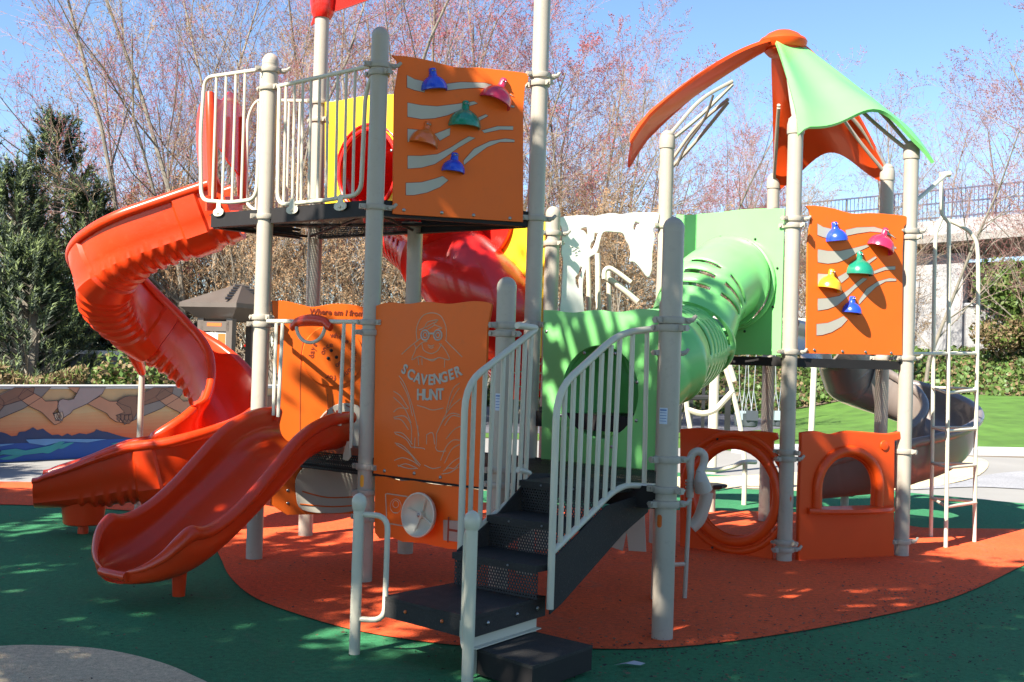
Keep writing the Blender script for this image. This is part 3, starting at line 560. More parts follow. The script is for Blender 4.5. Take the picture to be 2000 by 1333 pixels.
t.tube([at(x, y, 10.3) for x, y in sm([(1174, 536), (1195, 550), (1225, 572), (1245, 590)], 4)], .03, 10); t.tube([at(x, y, 10.2) for x, y in sm([(1180, 545), (1181, 530), (1190, 524), (1205, 532), (1232, 552)], 4)], .022, 10)
build('climber_bars', t, M['cream'], ST)
pKJ = Plane((.4, 9.3), (1.6, 9.0))
board('tree_panel', pKJ, pKJ.px([(1212, 985), (1258, 985), (1262, 1078), (1228, 1076), (1224, 1040), (1216, 1076), (1192, 1068), (1208, 1045)]), M['tan'], lab='foot of a tan cut-out panel')
# low orange moulded panels under the right tower
def moulded(pl, outline, hole, ridge, lab, r=.045):
    o = board('moulded_panel', pl, outline, M['rorange'], [hole], th=.05, off=.0, lab=lab, bev=.012)
    t = MB(); t.tube([pl.P(a, z, .022) for a, z in ridge], r, 12, closed=True); build('ring_moulding', t, M['rorange'], o); return o
ra, rz = pJE.hit(1436, 962); rr = .365
o = moulded(pJE, ol(pJE, [(1330, 838), (1375, 836), (1430, 842), (1480, 842), (1518, 846)], [(1521, 858), (1511, 862), (1509, 960), (1507, 1048), (1510, 1060), (1511, 1107), (1490, 1106), (1430, 1093), (1330, 1083)]), circ(ra, rz, rr, 44, rr * 1.05), circ(ra, rz, rr + .035, 44, rr * 1.05 + .035), 'orange moulded panel with a round crawl hole at ground level')
t = MB(); t.tube([pJE.P(a, z, .015) for a, z in circ(ra, rz, rr + .13, 44, rr * 1.05 + .12)], .03, 10, closed=True); build('ring_moulding', t, M['rorange'], o)
b = MB()
for x, y in ((1401, 858), (1391, 1070)): bolt(b, pJE.P(*pJE.hit(x, y, .05), .05), pJE.n)
build('bolt', b, M['dgrey'], o)
aL, zB = pEF.hit(1600, 990); aR, _ = pEF.hit(1702, 990); ac = (aL + aR) / 2; hw = (aR - aL) / 2; _, zT = pEF.hit(1650, 893)
arch = [(ac + hw * math.cos(t_), zT - hw * .95 + hw * .95 * math.sin(t_)) for t_ in [pi * i / 16 for i in range(17)]] + [(ac - hw, zB), (ac + hw, zB)]
o = board('moulded_panel', pEF, ol(pEF, [(1562, 845), (1590, 842), (1620, 848), (1650, 842), (1690, 844), (1730, 847), (1755, 843)], [(1758, 858), (1745, 862), (1743, 1040), (1744, 1092), (1640, 1100), (1555, 1108), (1558, 960), (1562, 866)]), M['rorange'], [arch], th=.05, lab='orange moulded panel with an arched window and counter', bev=.012)
hw2 = hw + .05; arch2 = [(ac + hw2 * math.cos(t_), zT - hw * .95 + hw2 * .98 * math.sin(t_)) for t_ in [pi * i / 20 for i in range(21)]] + [(ac - hw2, zB - .02)]
t = MB(); t.tube([pEF.P(a, z, .03) for a, z in [(ac + hw2, zB - .02)] + arch2], .045, 12); build('arch_moulding', t, M['rorange'], o)
t = MB(); s0, s1 = ac - hw - .14, ac + hw + .20
t.add([], [])
cs = [(.0, -.035), (.16, -.03), (.175, -.012), (.16, .012), (.0, .02)]
vs = []; fs = []
for i in range(13):
    a = s0 + (s1 - s0) * i / 12; k_ = math.sin(pi * i / 12) ** .4
    for q_ in cs: vs.append(pEF.P(a, zB - .02 + q_[1], .02 + q_[0] * max(k_, .25)))
for i in range(12):
    for k in range(4): fs.append((i * 5 + k, i * 5 + k + 1, (i + 1) * 5 + k + 1, (i + 1) * 5 + k))
t.add(vs, fs + [(0, 1, 2, 3, 4), (64, 63, 62, 61, 60)]); build('counter', t, M['rorange'], o, fix=True)
b = MB(); b.lathe([(.045, 0), (.04, .012), (.01, .016)], n=16, M=Matrix.Translation(pEF.P(*pEF.hit(1723, 870), .024)) @ pEF.n.to_track_quat('Z', 'Y').to_matrix().to_4x4()); build('knob', b, M['rorange'], o)
# ------------------------------------------------------------------ stairs
sdir = V((.624, .781, 0)); su = V((.781, -.624, 0))
L0 = V((-.30, 6.68, 0)); R0 = L0 + su * .62
pL = Plane((L0.x, L0.y), ((L0 + sdir).x, (L0 + sdir).y)); pR = Plane((R0.x, R0.y), ((R0 + sdir).x, (R0 + sdir).y))
sta = build('stair', MB().box((0, 0, -.3), (.01, .01, .01)), M['black'], ST)     # replaced below by the stringers
bpy.data.objects.remove(sta)
def quadprism(mb, p, ax, ay, z0, z1): mb.prism([((p + ax * i + ay * j).x, (p + ax * i + ay * j).y) for i, j in ((0, 0), (1, 0), (1, 1), (0, 1))], z0, z1)
mb = MB(); prof = [(-.015, .30), (-.015, .545), (.02, .56), (.72, .925), (1.02, .925), (1.02, .70), (.30, .28), (.15, .21)]
mb.flat(pR, [(a, z) for a, z in pR.px([(1070, 1200), (1072, 1110), (1085, 1083), (1180, 988), (1262, 962), (1262, 1000), (1214, 1042), (1092, 1180)])], th=.012, off=.01); 
stairs = build('stair_stringer', mb, M['black'], ST, 'black side board of the stairs nearest the viewer')
mb = MB(); mb.flat(pL, pL.px([(893, 1150), (893, 1075), (975, 1000), (1040, 925), (1075, 925), (1075, 1010), (960, 1085), (900, 1145)]), th=.012, off=0.); build('stair_stringer', mb, M['black'], ST)
for i, (t0, z) in enumerate(((0, .525), (.30, .71), (.60, .898))):
    mb = MB(); quadprism(mb, L0 + sdir * (t0 - .02) + su * .01, su * .60, sdir * (.34 if i < 2 else .44), z - .035, z); tr = build('stair_tread', mb, M['black'], ST)
    mb = MB(); quadprism(mb, L0 + sdir * (t0 + .002) + su * .012, su * .596, sdir * .006, z - .185, z - .036); build('riser', mb, M['perfv'], tr, ang=0)
    b = MB()
    for q_ in (.18, .42): bolt(b, L0 + sdir * (t0 - .021) + su * q_ + V((0, 0, z - .018)), -sdir, .006)
    build('bolt', b, M['bolt'], tr)
# landing
c00 = gp(747, 1166, .33); c10 = gp(918, 1208, .33); c11 = gp(1066, 1166, .33); c01 = gp(892, 1139, .33)
mb = MB(); mb.prism([(p.x, p.y) for p in (c00, c10, c11, c01)], .315, .335); ld_ = build('landing', mb, M['black'], ST, 'square black landing at the foot of the stairs')
mb = MB()
for a, b in ((c00, c10), (c10, c11), (c11, c01), (c01, c00)):
    d = (b - a); r_ = math.atan2(d.y, d.x); m_ = (a + b) / 2; nn = V((d.y, -d.x, 0)).normalized() * -.006; mb.box((m_.x + nn.x, m_.y + nn.y, .27), (d.length - .002, .012, .088), r_)
build('apron', mb, M['black'], ld_)
b = MB(); fn = V(((c11 - c10).y, -(c11 - c10).x, 0)).normalized(); ff = V(((c10 - c00).y, -(c10 - c00).x, 0)).normalized()
for t_ in (.22, .60, .88): bolt(b, c10.lerp(c11, t_) + V((0, 0, -.05)) + fn * .001, fn, .012)
build('bolt', b, M['bolt'], ld_)
b = MB()
for t_ in (.28, .70): bolt(b, c00.lerp(c10, t_) + V((0, 0, -.05)) + ff * .001, ff, .010)
build('bolt', b, M['brick'], ld_)
mb = MB(); m0, m1 = c10.lerp(c11, .06), c10.lerp(c11, .92)
mb.prism([(p.x, p.y) for p in (m0 - fn * .02, m1 - fn * .02, m1 - fn * .035, m0 - fn * .035)], .03, .225); mb.prism([(p.x, p.y) for p in (m0 - fn * .035, m1 - fn * .035, m1 + fn * .012, m0 + fn * .012)], .165, .171)
build('support_plate', mb, M['cream'], ld_)
mb = MB(); p_ = gp(903, 1283); mb.lathe([(.022, 0), (.022, .25)], (p_.x + .02, p_.y + .1, 0), 12); build('leg', mb, M['cream'], ld_)
# bottom step
q0, q1, q2_, q3 = gp(925, 1266, .155), gp(1040, 1303, .155), gp(1158, 1262, .155), gp(1045, 1235, .155)
mb = MB(); mb.prism([(p.x, p.y) for p in (q0, q1, q2_, q3)], .142, .158); stp = build('bottom_step', mb, M['black'], ST, 'low black step beside the landing')
qc = (q0 + q1 + q2_ + q3) / 4; mb = MB(); mb.prism([((qc + (p - qc) * .985).x, (qc + (p - qc) * .985).y) for p in (q0, q1, q2_, q3)], .03, .1415); build('apron', mb, M['dgrey'], stp)
mb = MB(); fq = V(((q1 - q0).y, -(q1 - q0).x, 0)).normalized(); mb.lathe([(.012, 0), (.012, .004)], n=10, M=Matrix.Translation(gp(972, 1303, .10)) @ fq.to_track_quat('Z', 'Y').to_matrix().to_4x4())
# newel posts with loops
def newel(base, ztop, loop_dir):
    mb = MB(); mb.tube([base, base + V((0, 0, ztop - .06))], .030, 20); n_ = build('newel_post', mb, M['cream'], ST)
    c = MB(); zz = ztop - .075; c.lathe([(.031, zz - .02), (.036, zz - .01), (.040, zz + .01), (.041, zz + .03), (.034, zz + .055), (.02, zz + .068), (.004, ztop)], (base.x, base.y, 0), 20); build('cap', c, M['cream'], n_)
    lp = MB(); d = loop_dir; lp.tube(fillet([base + V((0, 0, ztop - .115)), base + d * .165 + V((0, 0, ztop - .115)), base + d * .165 + V((0, 0, .20)), base + V((0, 0, .20))], .09), .0155, 12); build('grab_loop', lp, M['cream'], n_)
    pb = MB(); pb.box(None, (.06, .012, .085), M=Matrix.Translation(base + d * .20 + V((0, 0, .33 - .055))) @ Matrix.Rotation(math.atan2(d.y, d.x), 4, 'Z')); build('bracket', pb, M['cream'], n_)
    b = MB(); bolt(b, base + d * .205 + V((0, 0, .275)) + V((d.y, -d.x, 0)) * .007, V((d.y, -d.x, 0)), .009); build('bolt', b, M['bolt'], n_)
nl = gp(692, 1281); nr = gp(912, 1352)
newel(nl, at(694, 963, nl.y).z, V((.80, -.15, 0)).normalized()); newel(nr, at(921, 997, nr.y).z, V((-.30, .95, 0)).normalized() * .6)
# stair rails
rail('stair_rail', pR, [(1073, 1190), (1087, 762), (1213, 650), (1292, 641)], .0205, [], .013, .03)
def stair_rail(pl, frame, low, bars, off, lab):
    o = rail('stair_rail', pl, frame, .0205, [], .013, off, lab, fr=.16)
    t = MB(); t.tube(fillet([pl.P(*pl.hit(x, y, off), off) for x, y in low], .12), .018, 12); build('lower_rail', t, M['cream'], o)
    t = MB()
    for b_ in bars: t = MB(); t.tube([pl.P(*pl.hit(b_[0], b_[1], off), off), pl.P(*pl.hit(b_[2], b_[3], off), off)], .0145, 8); build('baluster', t, M['cream'], o)
    return o
bpy.data.objects.remove([o_ for o_ in bpy.data.objects if o_.name.startswith('stair_rail')][0])
stair_rail(pR, [(1074, 1190), (1088, 762), (1208, 652), (1288, 641)], [(1080, 1078), (1195, 962), (1222, 948), (1290, 951)],
           [(1104, 752, 1094, 1062), (1121, 738, 1110, 1046), (1139, 722, 1127, 1030), (1157, 706, 1145, 1012), (1176, 690, 1163, 994), (1194, 674, 1181, 976), (1211, 660, 1197, 962), (1236, 650, 1227, 946), (1264, 646, 1258, 946)], .03, 'near cream stair rail with white balusters')
stair_rail(pL, [(899, 1092), (909, 750), (1045, 645), (1046, 641), (1010, 636)], [(899, 1062), (1035, 945), (1036, 925), (1012, 918)],
           [(927, 738, 917, 1046), (948, 722, 937, 1030), (964, 710, 954, 1012), (984, 695, 972, 998), (1000, 683, 990, 982), (1013, 673, 1001, 972), (1026, 662, 1014, 958), (1038, 652, 1026, 948)], -.02, 'far cream stair rail beside the scavenger panel')
t = MB(); t.tube([at(523, 628, 9.0), at(712, 629, 8.36)], .017, 12); bs_ = build('slide_gate', t, M['cream'], ST, 'cream bar frame across the top of the wave slide')
for pts_ in ([at(540, 632, 8.9), at(534, 812, 8.8)], [at(552, 632, 8.85), at(543, 815, 8.75)], [at(672, 632, 8.45), at(663, 832, 8.4)], [at(691, 632, 8.4), at(686, 860, 8.35), at(684, 875, 8.35)]):
    t = MB(); t.tube(pts_, .014, 8); build('baluster', t, M['cream'], bs_)
t = MB(); g0, g1 = at(572, 632, 8.82), at(649, 632, 8.55); gm = lambda k, dz, dn=0.: g0.lerp(g1, k) + V((0, 0, dz)) - un * dn
t.sweep([(.030 * math.cos(a), .03 * math.sin(a)) for a in [i * pi / 6 for i in range(12)]], [gm(k, .035 * math.sin(pi * k) ** .7 - .012 + (.0 if .12 < k < .88 else -.02), .01) for k in [i / 14 for i in range(15)]], fn=lambda i, p_: [(a * (.75 + .5 * math.sin(pi * i / 14)), b * (1.0 + .5 * math.sin(pi * i / 14))) for a, b in p_])
build('grip_shell', t, M['slide'], bs_, 'orange-red moulded grip over the bar')
t = MB(); t.tube([gm(.5 + .36 * math.cos(a), -.02 - .125 * math.sin(a), .015) for a in [i * pi / 12 for i in range(13)]], .014, 10); build('grip_ring', t, M['cream'], bs_)
t = MB(); ka = at(684, 876, 8.33); pk = Plane(PP['A'], PP['B']); a_, z_ = pk.hit(682, 884, .02)
t.flat(pk, [(a_ - .015, z_ + .08), (a_ + .015, z_ + .08), (a_ + .03, z_ - .03), (a_ - .0, z_ - .06), (a_ - .05, z_ - .055), (a_ - .05, z_ - .02)], th=.01, off=.03); build('bracket', t, M['cream'], bs_)

# ------------------------------------------------------------------ slides
def chute(hw, D, lip=.048, th=.018, e=.75, n=22, inner=None):
    def P(phi, h, d): s_, c_ = math.sin(phi), abs(math.cos(phi)); return (h * math.copysign(abs(s_) ** e, s_), d * (1 - c_ ** e))
    dl, dr = D if isinstance(D, tuple) else (D, D)
    ph = [-pi / 2 + pi * i / n for i in range(n + 1)]; out = []
    for p_ in ph:
        q = P(p_, hw, dl if p_ < 0 else dr); s_, c_ = math.sin(p_), math.cos(p_); out.append((q[0] + th * s_, q[1] - th * c_))
    rimR = [(hw + lip * .35 + lip * math.cos(a), dr + lip * .4 + lip * math.sin(a)) for a in [(-60 + 240 * i / 9) * pi / 180 for i in range(10)]]
    inn = [P(p_, hw, dl if p_ < 0 else dr) for p_ in reversed(ph)]
    rimL = [(-(hw + lip * .35 + lip * math.cos(a)), dl + lip * .4 + lip * math.sin(a)) for a in [(180 - 240 * i / 9) * pi / 180 for i in range(10)]]
    return out + rimR + inn[1:-1] + rimL, n + 1
def densify(pts, step):
    out = [pts[0]]; acc = 0
    L = [0]
    for i in range(1, len(pts)): L.append(L[-1] + (pts[i] - pts[i - 1]).length)
    N = max(int(L[-1] / step), 2); j = 0
    for k in range(N + 1):
        d = L[-1] * k / N
        while j < len(pts) - 2 and L[j + 1] < d: j += 1
        out.append(pts[j].lerp(pts[j + 1], (d - L[j]) / max(L[j + 1] - L[j], 1e-9)))
    return out[1:]
def keyed(ks, x):
    for i in range(len(ks) - 1):
        if x <= ks[i + 1][0]:
            t = (x - ks[i][0]) / (ks[i + 1][0] - ks[i][0]); t = t * t * (3 - 2 * t) if len(ks[0]) > 2 else t; return ks[i][1] + (ks[i + 1][1] - ks[i][1]) * t
    return ks[-1][1]
def helix_chute(name, cx, cy, r, start, exit_, zs, hw, D, m, lab, ribs=True, collars=(), endD=.5, turn=1.0, flare=1.25):
    pts = [start]
    for i in range(0, int(60 * turn) + 1):
        a = -pi / 2 - 2 * pi * i / 60; pts.append(V((cx + r * math.cos(a), cy + r * math.sin(a), 0)))
    pts += exit_
    pts = densify(sm(pts, 3), .02); L = len(pts) - 1; ps = []
    for i, p in enumerate(pts): ps.append(V((p.x, p.y, keyed(zs, i / L))))
    ps = [sum((ps[min(max(i + k, 0), L)] for k in range(-6, 7)), V()) / 13 for i in range(L + 1)]; ps[0] = V((pts[0].x, pts[0].y, zs[0][1])); ps[-1] = V((pts[-1].x, pts[-1].y, zs[-1][1]))
    prof, no = chute(hw, D)
    def fn(i, pr):
        f = i / L; tail = max(0, (f - .84) / .16); o_ = []; rib = (.020 if (i % 5) < 2 else 0) if ribs and .015 < f < .93 else 0
        for cf in collars:
            if abs(f - cf) < .018: rib = .030
        for k, (a, b) in enumerate(pr):
            sc_ = 1 - endD * tail ** 1.2; x = a * (1 + (flare - 1) * tail); y = b * sc_
            if k < no:
                ph = -pi / 2 + pi * k / (no - 1); wgt = 1 if .24 < k / (no - 1) < .76 or rib > .02 else 0
                base_ = .028 if (ribs and .22 < k / (no - 1) < .78) else 0
                x += (rib * wgt + base_) * math.sin(ph); y -= (rib * wgt + base_) * math.cos(ph)
            o_.append((x, y))
        return o_
    mb = MB(); mb.sweep(prof, ps, fn=fn); return build(name, mb, m, ST, lab, ang=32), ps
sc_, scp = helix_chute('spiral_slide', -3.20, 10.78, .56, V((-2.40, 10.24, 0)), [V((-3.45, 10.16, 0)), V((-3.75, 10.10, 0)), V((-4.03, 10.03, 0))],
    [(0, 2.66), (.16, 2.34), (.33, 1.86), (.49, 1.36), (.63, .70), (.80, .36), (.92, .28), (1, .27)], .25, .43, M['slide'], 'orange open spiral slide on the left, sunlit above and shaded at its exit', collars=(.06, .24, .41, .62, .82))
t = MB(); e_ = scp[-14]; t.lathe([(.15, .09), (.165, .10), (.19, .30)], (e_.x + .12, e_.y, 0), 18); ft = build('exit_base', t, M['slide'], sc_); t = MB(); t.tube([V((e_.x + .12, e_.y, 0)), V((e_.x + .12, e_.y, .10))], .045, 12); build('foot', t, M['slide'], ft)
pb = gp(268, 1000); t = MB(); t.tube([pb, V((pb.x, pb.y, 1.45))], .030, 14); po = build('support_pole', t, M['post'], ST, 'thin beige pole under the spiral slide'); t = MB(); t.tube([V((pb.x, pb.y, 1.38)), V((-3.66, 11.32, 1.56)), V((-3.60, 11.2, 1.70))], [.04, .07, .11], 14); build('saddle', t, M['slide'], po)
# hood over the slide entrance
ph_ = Plane((W0.x + .05, W0.y + .12), (W1.x + .05, W1.y - .1)); hd = MB()
def hp(x, y): return at(x, y, 10.1)
hs = []
for (x, y, Y_) in ((410, 182, 9.85), (412, 230, 9.8), (414, 300, 9.8), (415, 385, 9.8)): hs.append(at(x, y, Y_))
hd.tube(hs, [.035, .05, .05, .035], 10); hd2 = MB(); hd2.tube([at(471, 230, 10.5), at(472, 330, 10.5), at(473, 400, 10.5)], [.04, .05, .035], 10)
def surf(mb, rows, th=.018):                              # thick sheet through a grid of points
    nr, nc = len(rows), len(rows[0]); nn = []
    for i in range(nr):
        for j in range(nc):
            a = rows[min(i + 1, nr - 1)][j] - rows[max(i - 1, 0)][j]; b = rows[i][min(j + 1, nc - 1)] - rows[i][max(j - 1, 0)]; c = a.cross(b); nn.append(c.normalized() if c.length > 1e-9 else V((0, 0, 1)))
    fl_ = [p for r_ in rows for p in r_]; vs = fl_ + [p - n_ * th for p, n_ in zip(fl_, nn)]; o = nr * nc; fs = []
    for i in range(nr - 1):
        for j in range(nc - 1):
            a, b, c, d = i * nc + j, i * nc + j + 1, (i + 1) * nc + j + 1, (i + 1) * nc + j; fs += [(a, b, c, d), (o + d, o + c, o + b, o + a)]
    for i in range(nr - 1): a, d = i * nc, (i + 1) * nc; fs += [(a, d, o + d, o + a), (a + nc - 1, o + a + nc - 1, o + d + nc - 1, d + nc - 1)]
    for j in range(nc - 1): a = j; b = (nr - 1) * nc + j; fs += [(a, o + a, o + a + 1, a + 1), (b, b + 1, o + b + 1, o + b)]
    mb.add(vs, fs)
hh = build('slide_hood', hd, M['slide'], ST, 'orange moulded hood at the top of the spiral slide'); build('upright', hd2, M['slide'], hh)
def grid(keys, nr, nc):
    ks = [sm(k, 5) for k in keys]; cols = len(ks[0]); g_ = [[ks[i][j] for i in range(len(ks))] for j in range(cols)]; g_ = [sm(c, 4) for c in g_]
    return [[g_[j][i] for j in range(cols)] for i in range(len(g_[0]))]
t = MB(); surf(t, grid([[at(384, 236, 10.15), at(390, 205, 10.1), at(412, 184, 9.85)], [at(383, 275, 10.15), at(396, 250, 10.0), at(418, 215, 9.85)], [at(388, 325, 10.1), at(400, 300, 9.95), at(416, 285, 9.85)], [at(400, 366, 9.95), at(407, 355, 9.9), at(416, 350, 9.85)]], 0, 0)); build('side_wing', t, M['slide'], hh, ang=50)
t = MB(); surf(t, grid([[at(412, 184, 9.85), at(435, 196, 10.05), at(448, 180, 10.25), at(458, 186, 10.35), at(472, 212, 10.5)], [at(414, 240, 9.85), at(432, 246, 10.0), at(450, 240, 10.3), at(462, 248, 10.4), at(473, 262, 10.5)], [at(418, 285, 9.85), at(432, 292, 10.0), at(446, 315, 10.25), at(462, 335, 10.4), at(474, 352, 10.5)]], 0, 0)); build('canopy', t, M['red'], hh, ang=50)
t = MB(); surf(t, grid([[at(404, 388, 9.8), at(440, 384, 10.1), at(474, 384, 10.5)], [at(404, 412, 9.8), at(440, 412, 10.1), at(474, 412, 10.5)]], 0, 0)); build('entry_sill', t, M['slide'], hh, ang=50)
# wave slide
wm = (A_ + B_) / 2; wd = V((-.60, -.80, 0)); wpath = []
for s_, z in ((-.02, .93), (.15, .925), (.34, .86), (.56, .70), (.80, .53), (1.02, .38), (1.24, .26), (1.45, .215), (1.62, .205)): wpath.append(wm + wd * s_ * 1.13 + V((.01 + .09 * s_, 0, z - .03 * s_ / 1.6)))
wpath = densify(sm(wpath, 6), .02); WL = len(wpath) - 1
def wfn(i, pr):
    f = i / WL; e2_ = max(0, (f - .80) / .20); top = max(0, (.10 - f) / .10)
    return [(a * (1 + .05 * f) * math.sqrt(max(.03, 1 - (.97 * e2_) ** 3)), b * (1.0 - .18 * math.exp(-((f - .55) / .2) ** 2) + .22 * math.exp(-((f - .84) / .09) ** 2) - .72 * e2_ ** 2.2)) for a, b in pr]
prof, no = chute(.355, .22, .045, e=.55); mb = MB(); mb.sweep(prof, wpath, fn=wfn); ws = build('wave_slide', mb, M['slide'], ST, 'short wide orange-red slide in the shade at the front left', ang=45)
t = MB(); e_ = wpath[-1]; sr = V((wd.y, -wd.x, 0)); t.tube([e_ + sr * .13 + V((0, 0, .05)), e_ + sr * .05 + V((0, 0, .05)) + wd * .008, e_ - sr * .05 + V((0, 0, .05)) + wd * .008, e_ - sr * .13 + V((0, 0, .05))], .03, 12); build('lip', t, M['slide'], ws)
t = MB(); e_ = wpath[-26]; t.lathe([(.04, 0), (.042, .02), (.05, .19)], (e_.x + .02, e_.y + .02, 0), 14); build('foot', t, M['slide'], ws)
t = MB()
for s_ in (-1, 1): p_ = wpath[4] + V((wd.y, -wd.x, 0)) * .33 * s_; t.tube([p_ + V((0, 0, .18)), p_ + V((0, 0, .29))], .022, 8)
build('rail_socket', t, M['slide'], ws)
# grey-brown spiral slide behind the right tower
gs, gsp = helix_chute('spiral_slide', 4.05, 12.35, .56, V((3.2, 12.7, 0)), [V((3.6, 11.75, 0))], [(0, 1.0), (1, .3)], .25, .43, M['taupe'], None, turn=.1) if False else (None, None)
gpts = [V((3.22, 12.25, 1.66)), V((3.40, 12.48, 1.60))] + [V((4.02 + .58 * math.cos(a), 12.30 + .58 * math.sin(a), 0)) for a in [math.radians(140 - 12 * i) for i in range(21)]] + [V((3.45, 11.95, 0)), V((3.05, 12.05, 0))]
gpts = densify(sm(gpts, 3), .03); GL = len(gpts) - 1
for i, p in enumerate(gpts): p.z = keyed([(0, 1.68), (.15, 1.62), (.35, 1.38), (.55, 1.04), (.75, .62), (.88, .38), (1, .27)], i / GL)
gpr, no = chute(.26, .40); mb = MB(); mb.sweep(gpr, gpts, fn=lambda i, pr: [(a, b * (1 - .25 * max(0, (i / GL - .85) / .15))) for a, b in pr]); build('spiral_slide', mb, M['taupe'], ST, 'glossy brown-grey spiral slide behind the right tower')
# ------------------------------------------------------------------ tubes
def tube_shell(name, path, r, m, lab, rings=(), slots=(), n=48, step=.03, parent=None):
    path = densify(sm(path, 8), step); N = len(path); vs = []; fs = []; up = None
    for i, p in enumerate(path):
        t = (path[min(i + 1, N - 1)] - path[max(i - 1, 0)]).normalized()
        up = t.orthogonal() if up is None else up; up = (up - t * up.dot(t)).normalized(); s_ = t.cross(up); rr_ = r
        for c_ in rings:
            d = abs(i / (N - 1) - c_) * (N - 1) * step
            if d < .035: rr_ = r + .035
            elif d < .07: rr_ = r + .015
        for k in range(n): a = 2 * pi * k / n; vs.append(p + (up * math.cos(a) + s_ * math.sin(a)) * rr_)
    for i in range(N - 1):
        f = i / (N - 1)
        for k in range(n):
            cut = any(a <= f <= b and i % 3 == 1 and (k % 8) < 6 for a, b in slots)
            if not cut: fs.append((i * n + k, i * n + (k + 1) % n, (i + 1) * n + (k + 1) % n, (i + 1) * n + k))
    mb = MB(); mb.add(vs, fs); o = build(name, mb, m, ST, lab, ang=30); md = o.modifiers.new('shell', 'SOLIDIFY'); md.thickness = .016; md.offset = -1; return o, path
c1 = pCK.P(ha, hz, -.02); c2 = pJE.P(ta, tz, .02)
tube_shell('crawl_tunnel', [c1, c1 - pCK.n * .30 + V((.0, .0, .01)), c1 - pCK.n * .60 + V((.10, 0, .27)), c2 + pJE.n * .85 + V((.02, 0, -.55)), c2 + pJE.n * .50 + V((-.02, 0, -.18)), c2 + pJE.n * .18, c2], .355, M['lime'], 'lime green crawl tunnel with slotted rings', rings=(.03, .30, .60, .96), slots=((.34, .58), (.70, .80)))
fl = MB(); fl.tube([pJE.P(a, z, .03) for a, z in circ(ta, tz, .385, 40)], .022, 8, closed=True); build('tunnel_flange', fl, M['lime'], ST)
b = MB()
for k in range(8): bolt(b, pJE.P(ta + .43 * math.cos(k * pi / 4 + .3), tz + .43 * math.sin(k * pi / 4 + .3), .012), pJE.n)
build('bolt', b, M['dgrey'], ST)
fl = MB(); fl.tube([pCK.P(a, z, -.02) for a, z in circ(ha, hz, .35, 40)], .02, 8, closed=True); build('tunnel_flange', fl, M['lime'], ST)
r1 = pQN.P(ya, yz, 0.); tube_shell('tube_slide', [r1, r1 - pQN.n * .35, r1 - pQN.n * .7 + V((.12, 0, -.28)), at(790, 425, 11.25), at(850, 478, 10.75), at(905, 540, 10.35), at(965, 600, 10.3), at(1010, 650, 10.5), at(1040, 720, 10.8)], .40, M['red'], 'glossy red enclosed tube slide winding down behind the left tower', rings=(.03, .34, .62, .88), slots=((.37, .58), (.90, .99)))
fl = MB(); fl.tube([pQN.P(a, z, .012) for a, z in circ(ya, yz, .35, 40)], .02, 8, closed=True); build('tunnel_flange', fl, M['red'], ST)
# ------------------------------------------------------------------ roofs
def roof_panel(name, hub, p1, p2, m, lab, over=.22, arch=.30, droop=.05, wob=0., nr=16, nc=24, belly=.14, sk=1.0, bulge=.20, mid=.55):
    rows = []
    for i in range(nr + 1):
        b = i / nr; row = []
        for j in range(nc + 1):
            a = j / nc; e = p1.lerp(p2, a); out = (e - hub); out.z = 0; out.normalize(); e = e + out * (over * (1 - mid * math.sin(pi * a))) + V((0, 0, arch * math.sin(pi * a ** sk) ** 2 - droop + .05 * math.sin(2 * pi * a) * wob))
            h_ = hub + ((p2 - p1).normalized() * (a - .5) * .20) + out * .07
            q = h_.lerp(e, b) + V((0, 0, bulge * math.sin(pi * b ** .9) * (1 - .8 * math.sin(pi * a) ** .7) - belly * math.sin(pi * a) * math.sin(pi * b) * .6))
            if b > .86: q.z -= .10 * ((b - .86) / .14) ** 1.6 * (1 - .7 * math.sin(pi * a))
            edge = max(0, abs(a - .5) - .44) / .06; q.z -= .07 * edge * min(1, b * 2)
            row.append(q)
        rows.append(row)
    mb = MB(); surf(mb, rows, .03); return build(name, mb, m, ST, lab, ang=55, fix=True)
def top(k, dz=0.): return V((*PP[k], TOP[k] + dz))
hub = V((2.47, 10.95, 4.70))
roof_panel('roof_panel', hub, top('E', .03), top('F', .03), M['lime'], 'pale green curved roof petal facing the viewer', arch=.24, sk=1.5, over=.20, droop=.03, bulge=.05)
roof_panel('roof_panel', hub, top('H', .0), top('I', .0), M['rorange'], 'orange roof petal on the far side, seen from below', over=.06)
roof_panel('roof_panel', hub, top('J').lerp(top('T'), .62), top('J', .0), M['rorange'], 'orange roof petal on the left, seen edge on', over=.38, arch=.0, droop=-.06, bulge=.16, belly=.0, mid=.1)
mb = MB(); mb.lathe([(.19, -.08), (.215, -.05), (.225, -.01), (.21, .015), (.18, .03), (.15, .06), (.09, .09), (.01, .10)], hub, 32); rc = build('roof_cap', mb, M['rorange'], ST, 'round orange cap crowning the roof')
mb = MB(); mb.lathe([(.05, -.16), (.13, -.14), (.17, -.10), (.17, -.08)], hub, 24); build('hub_plate', mb, M['rorange'], rc)
for k in 'EFHITJ':
    h_ = TOP[k]; x, y = PP[k]; mb = MB(); mb.lathe([(.0645, h_ - .13), (.071, h_ - .13), (.073, h_ - .11), (.072, h_ - .05), (.060, h_), (.03, h_ + .03), (.004, h_ + .035)], (x, y, 0), 24); build('cap', mb, M['post'], ST)
    p0 = V((x, y, h_ - .03)); d = hub - p0; pe = p0 + d * .55 + V((0, 0, .02)); side = V((-d.y, d.x, 0)).normalized()
    mb = MB(); mb.tube(fillet([p0, p0.lerp(pe, .5) + V((0, 0, .10)), pe], .3), .018, 8)
    mb.tube(fillet([p0 + V((0, 0, -.05)), p0.lerp(pe, .5) + V((0, 0, -.07)), pe + V((0, 0, -.03))], .3), .018, 8); build('roof_strut', mb, M['post'], ST)
    pass
